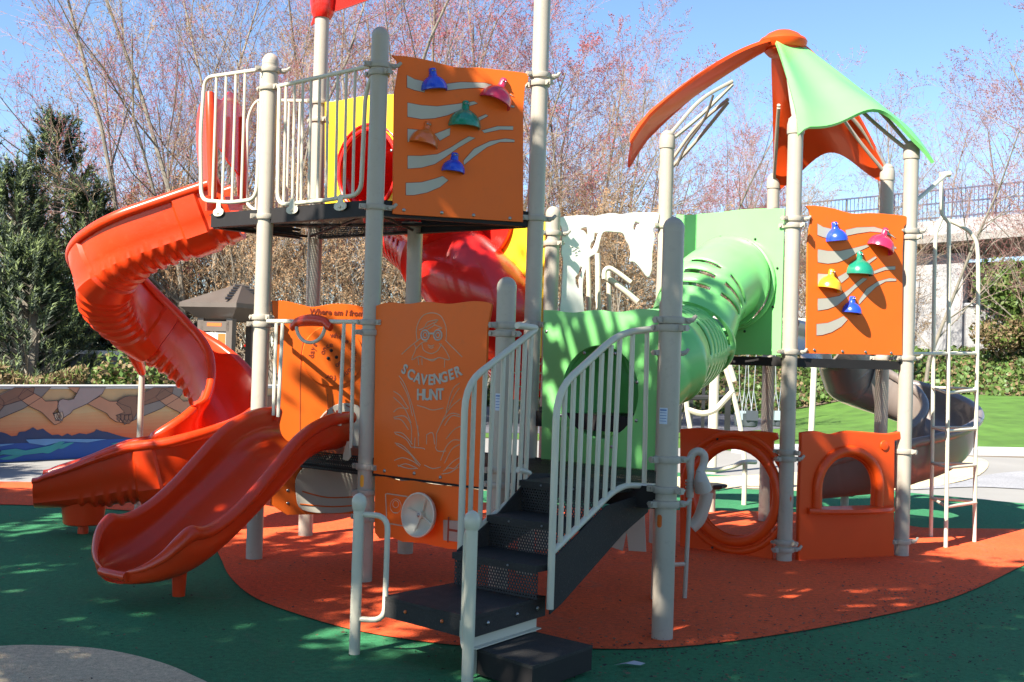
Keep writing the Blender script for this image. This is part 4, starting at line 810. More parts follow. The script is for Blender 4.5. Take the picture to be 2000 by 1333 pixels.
mb = MB(); mb.tube(sm([at(1393, 186, 10.2), at(1375, 235, 10.3), at(1340, 285, 10.45), at(1322, 325, 10.5)], 4), .011, 8); build('roof_rib', mb, M['brown'], ST)
hubL = V((PP['N'][0], PP['N'][1] + .35, 5.75))
roof_panel('roof_panel', hubL, V((*PP['Q'], 4.74)), V((PP['N'][0] + .9, PP['N'][1] + .1, 4.80)), M['red'], 'red roof petal at the top of the left tower', over=.12, arch=.10, droop=.02)
mb = MB(); mb.lathe([(.075, 4.60), (.10, 4.64), (.11, 4.72), (.12, 4.80)], (PP['Q'][0], PP['Q'][1], 0), 20); build('cap', mb, M['red'], ST)
# ------------------------------------------------------------------ ladder climber on the right
lf, lm_, lr = gp(1818, 1052), gp(1847, 1073), gp(1903, 1062)
def vt(px, py, base): return at(px, py, base.y)
t = MB(); t.tube(sm([lm_, vt(1851, 820, lm_), vt(1853, 600, lm_), vt(1853, 432, lm_)], 3), .019, 10); ld2 = build('ladder_climber', t, M['cream'], ST, 'cream tube ladder climber beside the right tower')
t = MB(); t.tube([lf] + sm([vt(1822, 800, lf), vt(1824, 600, lf), vt(1827, 470, lf), vt(1834, 440, lf), vt(1842, 420, lf)], 3), .019, 10); build('ladder_side', t, M['cream'], ld2)
t = MB(); t.tube([lr] + sm([vt(1905, 900, lr), vt(1909, 680, lr), vt(1910, 500, lr), vt(1900, 462, lr), vt(1882, 445, lr), vt(1850, 430, lr)], 3), .019, 10); build('ladder_side', t, M['cream'], ld2)
for y0, ys in ((688, (690, 691, 691)), (757, (757, 768, 762)), (838, (835, 842, 838)), (908, (905, 914, 909)), (972, (973, 990, 982))):
    t = MB(); a, b_, c_ = vt(1822 - (y0 - 688) * .01, ys[0], lf), vt(1850, ys[1], lm_), vt(1906, ys[2], lr)
    t.tube([a, b_], .015, 8); t.tube([b_, c_], .015, 8); t.tube([a, c_ + V((0, 0, .01))], .013, 8); build('rung', t, M['cream'], ld2)
t = MB(); t.tube([vt(1845, 345, lm_) + V((.02, 0, .02)), V((PP['F'][0], PP['F'][1], at(1790, 402, 10.2).z))], .018, 8); t.tube([vt(1838, 347, lm_), vt(1840, 420, lm_), vt(1853, 435, lm_)], .019, 8); t.tube([vt(1836, 343, lm_), vt(1856, 340, lm_)], .028, 10)
t.tube([V((PP['F'][0], PP['F'][1], at(1780, 692, 10.2).z)), vt(1850, 691, lm_)], .016, 8); build('stay', t, M['cream'], ld2)
# ------------------------------------------------------------------ talk tube at the stair post
tb_ = gp(1337, 1174); t = MB(); t.tube([V((tb_.x, tb_.y, .02)), at(1347, 972, tb_.y)], .016, 10); t.tube([at(1336, 1102, tb_.y), V((PP['D'][0], PP['D'][1], at(1300, 1102, 6.95).z))], .014, 8); tt = build('talk_tube', t, M['post'], ST, 'cream talk horn on a thin pole at the stair post')
t = MB(); t.tube(sm([at(1347, 972, tb_.y), at(1349, 930, tb_.y), at(1348, 905, tb_.y), at(1352, 888, tb_.y), at(1364, 882, tb_.y), at(1375, 890, tb_.y), at(1374, 908, tb_.y), at(1366, 925, tb_.y - .03)], 5), [.026, .027, .026, .024, .024, .024, .025, .026, .026, .028] + [.028] * 26, 14); build('horn_neck', t, M['tan'], tt)
t = MB(); t.tube([at(1368, 922, tb_.y - .02), at(1370, 940, tb_.y - .04), at(1374, 958, tb_.y - .02)], [.030, .052, .062], 20); build('horn_bell', t, M['tan'], tt)
t = MB()
for q in (938, 944, 950, 956): t.tube([at(1347, q, tb_.y), at(1347, q + 3, tb_.y)], .031, 14)
build('collar', t, M['tan'], tt)
t = MB(); t.tube(sm([at(1381, 962, 8.9), at(1376, 985, 8.9), at(1365, 1015, 8.9), at(1350, 1030, 8.9)], 4), .05, 14); build('horn_neck', t, M['tan'], tt)
# ================================================================== surroundings
def sp_(px, Y, z=0.): p = at(px, 700, Y); return V((p.x, Y, z))
# ---- mural wall
pm = Plane((-6.9, 15.7), (-5.06, 18.0)); WH = 1.05
wall = MB(); a0, a1 = -3.2, 5.6
wall.flat(pm, [(a0, -.05), (a1, -.05), (a1, WH - .05), (a0, WH - .05)], th=.25, off=-.125, bev=.001); mw = build('mural_wall', wall, M['conc'], None, 'low wall painted with clasped hands over a sunset, mountains and waves', 'mural')
t = MB(); t.flat(pm, [(a0, WH - .05), (a1, WH - .05), (a1, WH), (a0, WH)], th=.31, off=-.125, bev=.008); build('coping', t, M['wallc'], mw)
def mp(pts, k=0): return pm.px([(x / 4.166, 640 + y / 4.166) for x, y in pts])
pal = {}
def pc(n_, c): pal[n_] = mat('mural_' + n_, c, .7, var=.09, vs=5)
for n_, c in dict(sky=(.50, .33, .17), sky2=(.52, .22, .07), sky3=(.50, .10, .035), mount=(.022, .035, .10), sea=(.015, .06, .25), wave=(.03, .22, .24), foam=(.10, .22, .42), deep=(.012, .02, .11), tan_=(.42, .20, .12), grey_=(.20, .165, .15), brown_=(.20, .10, .065), pale_=(.42, .31, .23), mauve=(.30, .23, .22), line=(.03, .02, .03), sand=(.40, .30, .19)).items(): pc(n_, c)
pk_ = list(pal); tm = MB()
def mpoly(pts, n_, lay, px=True): tm.flat(pm, mp(pts) if px else pts, th=.0008, off=.001 + lay * .0012, bev=.0001, m=pk_.index(n_))
x0, x1 = a0 + .01, a1 - .01
def zof(y): return pm.hit(100, 640 + y / 4.166)[1]
def band(z0, z1, n_, lay): mpoly([(x0, z0), (x1, z0), (x1, z1), (x0, z1)], n_, lay, False)
band(.50, WH - .055, 'sky', 1); 
zz = [.66, .60, .56, .52, .48, .44, .40, .36, .30]
grad = [mat('mural_glow_%d' % i, tuple(a * (1 - i / 8) + b * i / 8 for a, b in zip((.51, .31, .15), (.50, .10, .035))), .7, var=.06, vs=5) for i in range(1, 9)]
def strip(zb, zt_, seed): r_ = random.Random(seed); n = 40; return [(x0 + (x1 - x0) * i / n, zt_ + .012 * math.sin(i * .9 + seed) + r_.uniform(-.008, .008)) for i in range(n + 1)] + [(x1, zb), (x0, zb)]
for i in range(8): tm.flat(pm, strip(.1, .66 - i * .045, i), th=.0008, off=.0034 + i * .0011, bev=.0001, m=len(pk_) + i)
r_ = random.Random(5)
mt = [(-600, 870), (-400, 830), (-200, 880), (0, 850), (40, 860), (90, 885), (135, 880), (150, 850), (200, 845), (235, 830), (265, 812), (300, 835), (345, 822), (380, 850), (420, 875), (470, 870), (500, 885), (545, 862), (580, 880), (640, 860), (700, 868), (760, 850), (780, 828), (830, 845), (870, 850), (930, 870), (1000, 890), (1100, 905), (1200, 890), (1350, 900), (1500, 880), (1700, 905), (1900, 870), (2100, 900), (2300, 900), (2300, 960), (-600, 960)]
mpoly(mt, 'mount', 12); band(.012, .262, 'sea', 13)
for j in range(26):
    a = r_.uniform(x0 + .2, x1 - .6); z = r_.uniform(.04, .24); l_ = r_.uniform(.25, .75); h_ = r_.uniform(.02, .055)
    mpoly([(q.x, q.y) for q in sm([(a, z), (a + l_ * .3, z + h_ * .6), (a + l_ * .6, z + h_), (a + l_, z + h_ * 1.1), (a + l_ * .7, z + h_ * .3), (a + l_ * .35, z - h_ * .4)], 4, True)], r_.choice(['wave', 'deep', 'foam', 'wave', 'deep', 'sea']), 14 + j * .3, False)
mpoly([(200, 912), (350, 905), (860, 908), (700, 935), (500, 925), (360, 960), (230, 940)], 'foam', 23); mpoly([(0, 1000), (120, 985), (200, 1000), (400, 960), (480, 925), (520, 930), (440, 990), (330, 1020), (150, 1040), (0, 1030)], 'wave', 24)
def limb(pts, n_, lay): 
    q = mp(pts); tm.flat(pm, q, th=.0008, off=.001 + lay * .0012, bev=.0001, m=pk_.index(n_)); tm.tube([pm.P(a, z, .002 + lay * .0012) for a, z in q], .004, 4, m=pk_.index('line'), closed=True)
for dx in (-1130, 0, 1120, 2240):
    o_ = lambda pts: [(x + dx, y) for x, y in pts]
    limb(o_([(540, 485), (640, 485), (625, 540), (600, 530)]), 'tan_', 26)
    limb(o_([(240, 485), (405, 485), (330, 565), (180, 660), (0, 735), (-120, 790), (-120, 690), (0, 625), (120, 570)]), 'grey_', 27)
    limb(o_([(190, 490), (240, 520), (330, 570), (360, 600), (455, 595), (470, 640), (420, 700), (440, 740), (490, 770), (435, 792), (400, 760), (330, 690), (230, 640), (135, 570)]), 'tan_', 28)
    limb(o_([(640, 488), (850, 488), (820, 540), (700, 620), (585, 670), (560, 700), (505, 735), (495, 760), (440, 755), (425, 700), (470, 690), (455, 640), (470, 595), (500, 580), (545, 590), (590, 580)]), 'mauve', 29)
    limb(o_([(1240, 488), (1400, 488), (1390, 540), (1300, 590), (1150, 635), (1100, 620), (1100, 560)]), 'brown_', 29.5)
    limb(o_([(800, 560), (880, 600), (940, 600), (970, 620), (1050, 650), (1060, 700), (1000, 720), (990, 775), (930, 765), (880, 730), (860, 700), (700, 620)]), 'tan_', 30)
    limb(o_([(1000, 565), (1040, 555), (1110, 560), (1150, 600), (1150, 640), (1100, 700), (1075, 745), (1040, 780), (990, 775), (960, 735), (930, 715), (1000, 690), (960, 640), (935, 620), (950, 595)]), 'brown_', 31)
    for k in range(4): limb(o_([(940 + k * 32, 712), (965 + k * 32, 705), (972 + k * 32, 735), (958 + k * 32, 765), (938 + k * 32, 745)]), 'brown_', 31.6)
    for k in range(3): limb(o_([(430 + k * 22, 702 - k * 6), (452 + k * 22, 696 - k * 6), (470 + k * 18, 728), (450 + k * 18, 752), (432 + k * 16, 730)]), 'pale_', 31.6)
build('painting', tm, [pal[k] for k in pk_] + grad, mw, ang=0)
# ---- grey back wall, hedges on the wall terrace
t = MB(); w0, w1 = sp_(-500, 21.5), sp_(345, 24.5); d = (w1 - w0); r_ = math.atan2(d.y, d.x); m_ = (w0 + w1) / 2
t.box((m_.x, m_.y, .70), (d.length, .3, 1.5), r_); bw = build('back_wall', t, M['dwall'], None, 'plain grey wall behind the clipped brown hedge', 'wall')
t = MB(); t.box((m_.x, m_.y, 1.475), (d.length + .1, .4, .08), r_); build('coping', t, M['wallc'], bw)
def leafcloud(mb, fn, n, s, mi=0, seed=1, asp=.5, up=0.):
    q = random.Random(seed)
    for _ in range(n):
        p = fn(q); s_ = s * q.uniform(.6, 1.4); a = V((q.gauss(0, 1), q.gauss(0, 1), q.gauss(0, 1) + up)).normalized(); b = a.orthogonal().normalized(); b = Matrix.Rotation(q.uniform(0, 6.3), 3, a) @ b
        mb.add([p - a * s_ , p + b * s_ * asp, p + a * s_, p - b * s_ * asp], [(0, 1, 2, 3)], mi if isinstance(mi, int) else q.choice(mi))
def hedge(name, p0, p1, wd_, h, mats, n, s, lab, cat='hedge', up=1.5, grp=None, lump=.12):
    d = (p1 - p0); L = d.length; d.normalize(); nn = V((-d.y, d.x, 0)); mb = MB()
    def fn(q):
        a = q.uniform(0, L); top_ = h * (1 + lump * math.sin(a * 1.7) + lump * .6 * math.sin(a * 4.1 + 1)); 
        if q.random() < .45: return p0 + d * a + nn * q.uniform(-wd_ / 2, wd_ / 2) + V((0, 0, top_ * q.uniform(.85, 1.04)))
        return p0 + d * a + nn * (-wd_ / 2 + q.expovariate(9)) + V((0, 0, top_ * q.random()))
    leafcloud(mb, fn, n, s, list(range(len(mats))), R.random(), .35, up); o = build(name, mb, mats, None, lab, cat, grp, ang=0)
    st_ = MB()
    for k in range(int(L / .35)): x = p0 + d * (.2 + k * .35); st_.tube([x, x + V((R.uniform(-.08, .08), 0, h * .85))], .018, 5)
    build('stem', st_, M['bark'], o, kind='stuff' if int(L / .35) > 100 else None); return o
hedge('hedge', sp_(-260, 18.6, 0), sp_(172, 19.5, 0), .7, 1.24, [M['dryleaf'], M['dryleaf'], M['shrub']], 9000, .05, 'clipped dry brown hedge on top of the mural wall')
def bush(px, Y, h, wd_, mats, n, s, lab, cat='bush', name='bush', up=.3, grp=None, asp=.5, z0=0.):
    c = sp_(px, Y, z0); mb = MB(); q0_ = random.Random(int(px * 7 + Y)); lobes = [(V((q0_.uniform(-.35, .35) * wd_, q0_.uniform(-.3, .3) * wd_, h * q0_.uniform(.35, .75))), q0_.uniform(.22, .40)) for _ in range(9)] + [(V((0, 0, h * .5)), .5)]
    def fn(q):
        o_, r_ = q.choice(lobes); d_ = V((q.gauss(0, 1), q.gauss(0, 1), q.gauss(0, 1))).normalized() * (q.random() ** .4)
        p = c + o_ + V((d_.x * r_ * wd_, d_.y * r_ * wd_, d_.z * r_ * h)); p.z = max(p.z, z0 + .02); return p
    leafcloud(mb, fn, n, s, list(range(len(mats))), int(px), asp, up); o = build(name, mb, mats, None, lab, cat, grp, ang=0, org=c)
    st_ = MB()
    for k in range(6): e_ = c + V((q0_.uniform(-.3, .3) * wd_, q0_.uniform(-.3, .3) * wd_, h * .7)); st_.tube([c + (e_ - c) * V((1, 1, 0)).length * 0, c.lerp(e_, .5) + V((0, 0, .1 * h)), e_], [.035, .025, .01], 5)
    build('stem', st_, M['bark'], o); return o
bush(262, 19.3, 1.62, 1.15, [M['shrub'], M['ivy'], M['dryleaf']], 3800, .055, 'loose yellow-green bush behind the spiral slide pole')
bush(335, 20.5, 1.35, 1.0, [M['dryleaf'], M['shrub']], 2200, .05, 'small twiggy bush at the end of the mural wall')
# ---- trees
def bare_tree_mesh(seed, H, spread, stems, buds, dens=1.0):
    q = random.Random(seed); wv = [[], []]; wf = [[], []]; tv, tf = MB(), MB(); bd = MB(); segs = []
    def seg(mb, a, b, r0, r1, n):
        t = (b - a).normalized(); u = t.orthogonal().normalized(); w_ = t.cross(u); vs = []
        for p, r_ in ((a, r0), (b, r1)):
            for k in range(n): an = 2 * pi * k / n; vs.append(p + (u * math.cos(an) + w_ * math.sin(an)) * r_)
        mb.add(vs, [(k, (k + 1) % n, n + (k + 1) % n, n + k) for k in range(n)])
    def grow(p, d, L, r_, lv):
        ns = 5 if lv == 0 else (4 if lv == 1 else (3 if lv == 2 else 2)); pts = [p]; dd = d.copy()
        for i in range(ns):
            dd = (dd + V((q.gauss(0, .13), q.gauss(0, .13), .07 if lv > 0 else .04 + q.gauss(0, .03)))).normalized(); pts.append(pts[-1] + dd * L / ns)
        for i in range(ns):
            ra, rb = r_ * (1 - .75 * i / ns), r_ * (1 - .75 * (i + 1) / ns); seg(tv if lv < 2 else tf, pts[i], pts[i + 1], ra, rb, 8 if lv == 0 else (5 if lv == 1 else 3))
        if lv == 4 or (lv == 3 and q.random() < .5):
            for _ in range(buds):
                a = pts[0].lerp(pts[-1], q.random()); s_ = q.uniform(.014, .030); e = V((q.gauss(0, 1), q.gauss(0, 1), q.gauss(0, 1))).normalized(); f = e.orthogonal().normalized(); bd.add([a, a + e * s_ + f * s_ * .5, a + e * s_ * 1.8, a + e * s_ - f * s_ * .5], [(0, 1, 2, 3)])
        if lv == 4: return
        nc = int({0: 13, 1: 9, 2: 7, 3: 4}[lv] * dens + q.random())
        for k in range(nc):
            f = (.18 if lv == 0 else .15) + (.82 if lv == 0 else .85) * (k + q.random()) / nc; i = min(int(f * ns), ns - 1); o_ = pts[i].lerp(pts[i + 1], f * ns - i); t = (pts[i + 1] - pts[i]).normalized()
            s_ = Matrix.Rotation(q.uniform(0, 2 * pi), 3, t) @ t.orthogonal().normalized(); an = math.radians(q.uniform(22, 58))
            nd = (t * math.cos(an) + s_ * math.sin(an)).normalized(); grow(o_, nd, L * (.46 if lv == 0 else .50) * (1.12 - .55 * f) * q.uniform(.75, 1.2), max(r_ * (1 - .7 * f) * .46, .0038), lv + 1)
    for s_ in range(stems):
        an = 2 * pi * s_ / stems + q.uniform(-.4, .4); tilt = spread * q.uniform(.4, 1.0) if stems > 1 else .03
        grow(V((math.cos(an), math.sin(an), 0)) * (.12 if stems > 1 else 0), V((math.cos(an) * tilt, math.sin(an) * tilt, 1)).normalized(), H * q.uniform(.72, 1.0), H * .0064, 0)
    return tv, tf, bd
TM = {}
def bare_tree(px, Y, H, kind, lab, grp='bare budding trees behind the playground', rz=None, cat='tree', nm='bare_tree', z0=0.):
    src, H0 = TM[kind]; c = sp_(px, Y, z0); first = src not in used
    if first: o = src; used.add(src)
    else: o = copy_tree(src)
    o.location = c; s_ = H / H0; o.scale = (s_ * R.uniform(.92, 1.1),) * 2 + (s_,); o.rotation_euler = (0, 0, R.uniform(0, 6.3) if rz is None else rz); tag(o, lab, cat, grp); return o
used = set()
def proto(kind, name, seed, H, spread, stems, buds, tw, bm, dens):
    tv, tf, bd = bare_tree_mesh(seed, H, spread, stems, buds, dens); e = empty(name, (0, 0, 0))
    build('trunk', tv, M['bark'], e, ang=40, org=(0, 0, 0)); build('crown', tf, M[tw], e, ang=0, org=(0, 0, 0)); build('bud_cluster', bd, M[bm], e, ang=0, org=(0, 0, 0), kind='stuff'); TM[kind] = (e, H)
proto('r1', 'bare_tree', 11, 13, .30, 5, 4, 'twig', 'bud', .92); proto('r2', 'bare_tree', 23, 13, .22, 4, 2, 'twig', 'bud', .84); proto('b1', 'bare_tree', 37, 12, .28, 5, 2, 'twigb', 'budb', .84); proto('b2', 'bare_tree', 41, 12, .16, 3, 1, 'twig', 'bud', .86)
proto('s1', 'bare_shrub', 53, 4, .5, 7, 2, 'twigb', 'budb', .62)
for a in [(128, 35, 7.0, 'r1', 'low red-budded tree beside the pines at the far left'), (258, 31, 9.6, 'r1', 'tall red-budded bare tree left of the spiral slide'), (352, 27.5, 12.8, 'r2', 'tallest bare tree rising above the orange slide hood'), (478, 33, 13.6, 'b2', 'slender bare tree behind the upper guard rail'),
          (705, 33, 13.4, 'r2', 'bare tree rising behind the tallest front post'), (845, 36, 14.2, 'r1', 'red-budded tree above the high climbing panel'), (975, 42, 13, 'r2', 'bare tree right of the high climbing panel top'),
          (1130, 36, 12, 'r1', 'reddish bare tree just right of the frame-high post'), (1215, 44, 10.4, 'b1', 'low brown bare tree behind the cream cut-out panel'), (1345, 42, 10.6, 'r2', 'bare tree under the left side of the petal roof'), (1455, 47, 9.4, 'r1', 'bare tree behind the middle of the right tower'),
          (1565, 52, 11.0, 'b1', 'russet tree seen under the orange roof petal'), (1665, 54, 10.2, 'b1', 'russet tree behind the far tower post'), (1795, 39, 11.4, 'b2', 'bare tree with mossy stems beside the tower and ladder'), (1878, 60, 16.2, 'b2', 'tall bare tree above the overpass railing'), (2075, 42, 14, 'r1', 'bare tree at the right edge of the frame'),
          (440, 28, 9.5, 'b1', 'brown bare tree behind the kiosk roof'), (780, 30, 9.0, 'b1', 'brown bare tree between post and red tube'), (1050, 31, 8.8, 'b1', 'brown thicket tree behind the cream cut-out panel post'), (640, 29, 8.4, 'r1', 'short reddish tree under the upper deck')]: bare_tree(*a)
for i, (px, Y, H) in enumerate([(305, 28, 4.2), (400, 30, 5.2), (485, 30, 5.6), (560, 26, 5.2), (650, 27.5, 5.4), (740, 27, 5), (830, 28, 5.4), (910, 27, 5), (1090, 29, 5.2), (1150, 28, 5.4), (1230, 29, 5.2), (1320, 30, 4.6), (1420, 46, 7.0), (1500, 47, 6.5), (1600, 47, 6.0), (1690, 48, 6.4), (1000, 29, 5), (520, 30, 5.5), (700, 31, 6), (880, 32, 6.2), (1190, 33, 6), (360, 31, 5.6)]):
    names_ = ['far left of the slide', 'behind the kiosk roof', 'behind the kiosk', 'left of the leftmost front post', 'below the upper deck', 'beside the tall front post', 'below the red tube', 'behind the red tube', 'left of the cream panel', 'seen through the cream panel', 'behind the cream panel', 'behind the tunnel', 'above the ivy bank on the left', 'above the ivy bank behind the tower', 'above the ivy bank in the middle', 'above the ivy bank by the far post', 'behind the scavenger panel', 'in the second row by the kiosk', 'in the second row below the deck', 'in the second row behind the red tube', 'in the second row by the cream panel', 'in the second row left of the kiosk']
    bare_tree(px, Y, H, 's1', 'tangled brown bare shrub ' + names_[i], 'tangled bare shrubs under the trees', cat='shrub')
# ---- conifers on the left
def conifer(px, Y, H, W, seed, lab, n=300, tips=True, grp='conifers on the left'):
    q = random.Random(seed); c = sp_(px, Y); e = empty('pine_tree', c, lab, 'pine tree', grp); tr = MB(); tr.tube([c, c + V((.1, 0, H * .5)), c + V((0, 0, H * .93))], [.17, .11, .03], 8); nd = MB()
    for k in range(n):
        f = 1 - q.random() ** 1.0 * .97; f = q.uniform(.08, 1.0); rad = W * (1 - f) ** .7 * .5 * q.uniform(.35, 1.12) + .05; an = q.uniform(0, 2 * pi); base = c + V((math.cos(an) * rad, math.sin(an) * rad, H * f * .93)); out = V((math.cos(an), math.sin(an), 0)); dr_ = (out * q.uniform(.2, .8) + V((0, 0, q.uniform(.5, 1.3)))).normalized(); L = q.uniform(.28, .62)
        if k % 3 == 0: tr.tube([c + V((0, 0, max(base.z - c.z - rad * .6, .2))), base], [.03, .012], 4)
        for j in range(46):
            t = q.random(); p = base + dr_ * L * t; s_ = Matrix.Rotation(q.uniform(0, 6.3), 3, dr_) @ dr_.orthogonal().normalized(); nl_ = (s_ * .85 + dr_ * .65).normalized() * q.uniform(.09, .16); wv_ = nl_.cross(dr_).normalized() * .013; nd.add([p - wv_, p + wv_, p + nl_], [(0, 1, 2)], 1 if (t > .6 and q.random() < .5) else 0)
    build('trunk', tr, M['bark'], e); build('needles', nd, [M['pine'], M['pinet']], e, ang=0); return e
conifer(95, 27, 7.2, 3.6, 3, 'tall pine with upright candle tips at the far left', 760); conifer(20, 24, 5.4, 3.2, 4, 'pine cut by the left edge of the frame', 620); conifer(-70, 25, 6.6, 3.4, 5, 'pine just outside the left edge', 260); conifer(165, 26, 5.3, 2.4, 6, 'narrow pine in front of the red-budded tree', 520); conifer(55, 22.8, 3.6, 3.0, 8, 'low dark pine above the clipped hedge', 620); conifer(330, 33, 6.4, 2.4, 9, 'dark cypress behind the spiral slide', 460)
for i, (px, Y, h, wd_, l_) in enumerate([(-30, 26, 2.7, 2.2, 'at the left frame edge'), (70, 26.2, 2.9, 2.4, 'below the tall pine'), (150, 26.5, 3.0, 2.2, 'between pine and slide'), (225, 27, 2.9, 2.2, 'behind the orange slide'), (295, 27.3, 2.6, 1.8, 'behind the slide pole')]):
    bush(px, Y, h, wd_, [M['dark'], M['dark'], M['dark'], M['ivy']], 5200, .06, 'dark evergreen bush over the grey wall ' + l_, grp='dark evergreen bushes above the grey wall')
# ---- ivy bank and right hand side
iv = MB(); NXi, NYi = 60, 12
def bank(u_, v_):
    X = -8 + 55 * u_; Y = 37.5 + 8 * v_ + .6 * math.sin(X * .5); z = -.05 + .82 * min(1, max(0, (X - 7.5) / 4)) + (2.4 - .6 * min(1, max(0, (X - 7.5) / 4))) * (v_ ** .8) * (.9 + .1 * math.sin(X * .8 + v_ * 4)) + .15 * math.sin(X * 2.1 + v_ * 9) * v_; return V((X, Y, z))
iv.add([bank(i / NXi, j / NYi) for j in range(NYi + 1) for i in range(NXi + 1)], [(j * (NXi + 1) + i, j * (NXi + 1) + i + 1, (j + 1) * (NXi + 1) + i + 1, (j + 1) * (NXi + 1) + i) for j in range(NYi) for i in range(NXi)])
build('bank', iv, M['soil'], kind='structure')
il = MB(); leafcloud(il, lambda q: bank(q.random() * .75 + .05, q.random() ** 1.15) + V((0, 0, q.uniform(.02, .22))), 42000, .085, [0, 0, 0, 1, 2], 5, .8, 0.); build('ivy_cover', il, [M['ivy'], M['shrub'], M['dryleaf']], kind='stuff', label='thick green ivy covering the bank behind the lawn', cat='ivy', ang=0)
bush(1990, 46, 3.0, 3.4, [M['shrub'], M['ivy'], M['shrub']], 6000, .11, 'big rounded green bush in front of the overpass', z0=2.9)
bush(1966, 43.5, 1.7, 2.4, [M['dryleaf'], M['dryleaf'], M['shrub']], 3200, .09, 'dry brown bush before the concrete wall', z0=2.1)
# overpass
ov = MB(); o0 = at(1740, 600, 58); o1 = at(2400, 600, 50); d = V((o1.x - o0.x, o1.y - o0.y, 0)); Lo = d.length; d.normalize(); po = Plane((o0.x, o0.y), (o1.x, o1.y)); zt_ = at(1870, 452, 57).z
ov.flat(po, [(-8, zt_ - 1.1), (Lo + 10, zt_ + .4), (Lo + 10, zt_ + 1.5), (-8, zt_)], th=9, off=-4.5, bev=.01); ovp = build('overpass', ov, M['wcon'], None, 'pale concrete overpass deck crossing behind the trees', 'overpass')
t = MB(); t.flat(po, [(-8, zt_ - 1.15), (Lo + 10, zt_ + .35), (Lo + 10, zt_ + .75), (-8, zt_ - .75)], th=.5, off=.30, bev=.02); build('edge_beam', t, M['conc'], ovp)
t = MB(); zb = zt_ - 1.1
t.flat(po, [(-8, -1), (3.3, -1), (3.3, zb), (-8, zb)], th=1.0, off=-1.0, bev=.02); build('abutment', t, M['wcon'], ovp)
t = MB(); t.flat(po, [(-8, -1), (Lo, -1), (Lo, zb + .4), (-8, zb)], th=.4, off=-8, bev=.02); build('back_wall', t, M['dwall'], ovp)
t = MB(); a_ = 0
for k in range(-40, 150): 
    a = k * .20; zz_ = zt_ + (a + 8) * 1.5 / (Lo + 18); t.tube([po.P(a, zz_, -.1), po.P(a, zz_ + 1.5, -.1)], (.018 if k % 12 else .06), 4)
for h_ in (.15, .85, 1.5): t.tube([po.P(-8, zt_ + h_, -.1), po.P(Lo + 10, zt_ + 1.5 + h_, -.1)], .05, 4)
rl = build('railing', t, M['rail'], ovp)
t = MB(); w0, w1 = at(1885, 640, 47), at(2600, 640, 44); d = V((w1.x - w0.x, w1.y - w0.y, 0)); m_ = (w0 + w1) / 2; t.box((m_.x, m_.y, at(1900, 598, 47).z / 2), (d.length, .4, at(1900, 598, 47).z), math.atan2(d.y, d.x)); cw = build('concrete_wall', t, M['wcon'], None, 'tall pale concrete retaining wall below the overpass', 'wall')
pw = Plane((w0.x, w0.y), (w1.x, w1.y)); hz_ = at(1900, 598, 47).z; t = MB(); t.flat(pw, [(-.05, hz_ - .02), (pw.L + .05, hz_ - .02), (pw.L + .05, hz_ + .10), (-.05, hz_ + .10)], th=.52, off=0, bev=.01); build('coping', t, M['kerb'], cw)
for k in range(7):
    t = MB(); t.flat(pw, [(.9 + k * 1.5, .0), (.93 + k * 1.5, .0), (.93 + k * 1.5, hz_ - .03), (.9 + k * 1.5, hz_ - .03)], th=.01, off=.202, bev=.001); build('joint', t, M['dwall'], cw)
# ---- swings
def bucket_swing(px, Y, ztop, c1_, c2_, lab):
    c = sp_(px, Y, 0); zs_ = at(px, 806, Y).z; e = empty('bucket_swing', V((c.x, Y, zs_ - .35)), lab, 'swing', 'bucket swings behind the climbing structure'); zb_ = zs_ - .30
    mb = MB(); mb.lathe([(.10, 0), (.14, .02), (.155, .12), (.16, .26), (.165, .27), (.15, .27), (.14, .14), (.09, .03)], (c.x, Y, zb_), 18); s_ = build('seat', mb, c2_, e, fix=True)
    mb = MB(); mb.box((c.x, Y - .15, zb_ + .24), (.24, .05, .20)); build('seat_back', mb, c1_, e)
    for s1 in (-1, 1):
        mb = MB(); mb.tube([V((c.x + s1 * .14, Y, zb_ + .26)), V((c.x + s1 * .05, Y, zb_ + .75)), V((c.x + s1 * .12, Y, ztop))], .009, 5); mb.tube([V((c.x + s1 * -.02, Y - .1, zb_ + .26)), V((c.x + s1 * .05, Y, zb_ + .75))], .009, 5); build('chain', mb, M['chain'], e)
    return e
zsw = 2.6
bucket_swing(1451, 25.5, zsw, M['swb'], M['swd'], 'pale blue bucket swing just left of the dark one'); bucket_swing(1469, 24.2, zsw, M['swd'], M['swd'], 'dark grey bucket swing hanging in the middle'); bucket_swing(1522, 25, zsw, M['swb'], M['swd'], 'pale blue bucket swing beside the front tower post')
fr_ = empty('swing_frame', sp_(1490, 24.8), 'cream swing frame with thick posts behind the play structure', 'swing frame')
for px in (1306, 1588):
    t = MB(); p_ = sp_(px, 24.8); t.tube([p_, p_ + V((.05, 0, zsw))], .085 if px == 1306 else .065, 14); build('post', t, M['cream'], fr_)
t = MB(); t.tube([sp_(1290, 24.8, zsw), sp_(1600, 24.8, zsw)], .05, 10); build('top_beam', t, M['cream'], fr_)
# black fence by the path
fe = empty('metal_fence', sp_(1380, 27), 'short black metal fence by the path behind the tunnel', 'fence')
for px in (1331, 1353, 1376, 1424): 
    t = MB(); p_ = sp_(px, 27 if px < 1400 else 26); t.box((p_.x, p_.y, .55), (.07 if px < 1400 else .12, .07, 1.15)); build('post', t, M['fence'], fe)
t = MB(); a, b_ = at(1310, 777, 27), at(1428, 777, 26.2); t.tube([a, b_], .06, 6); build('rail', t, M['fence'], fe)
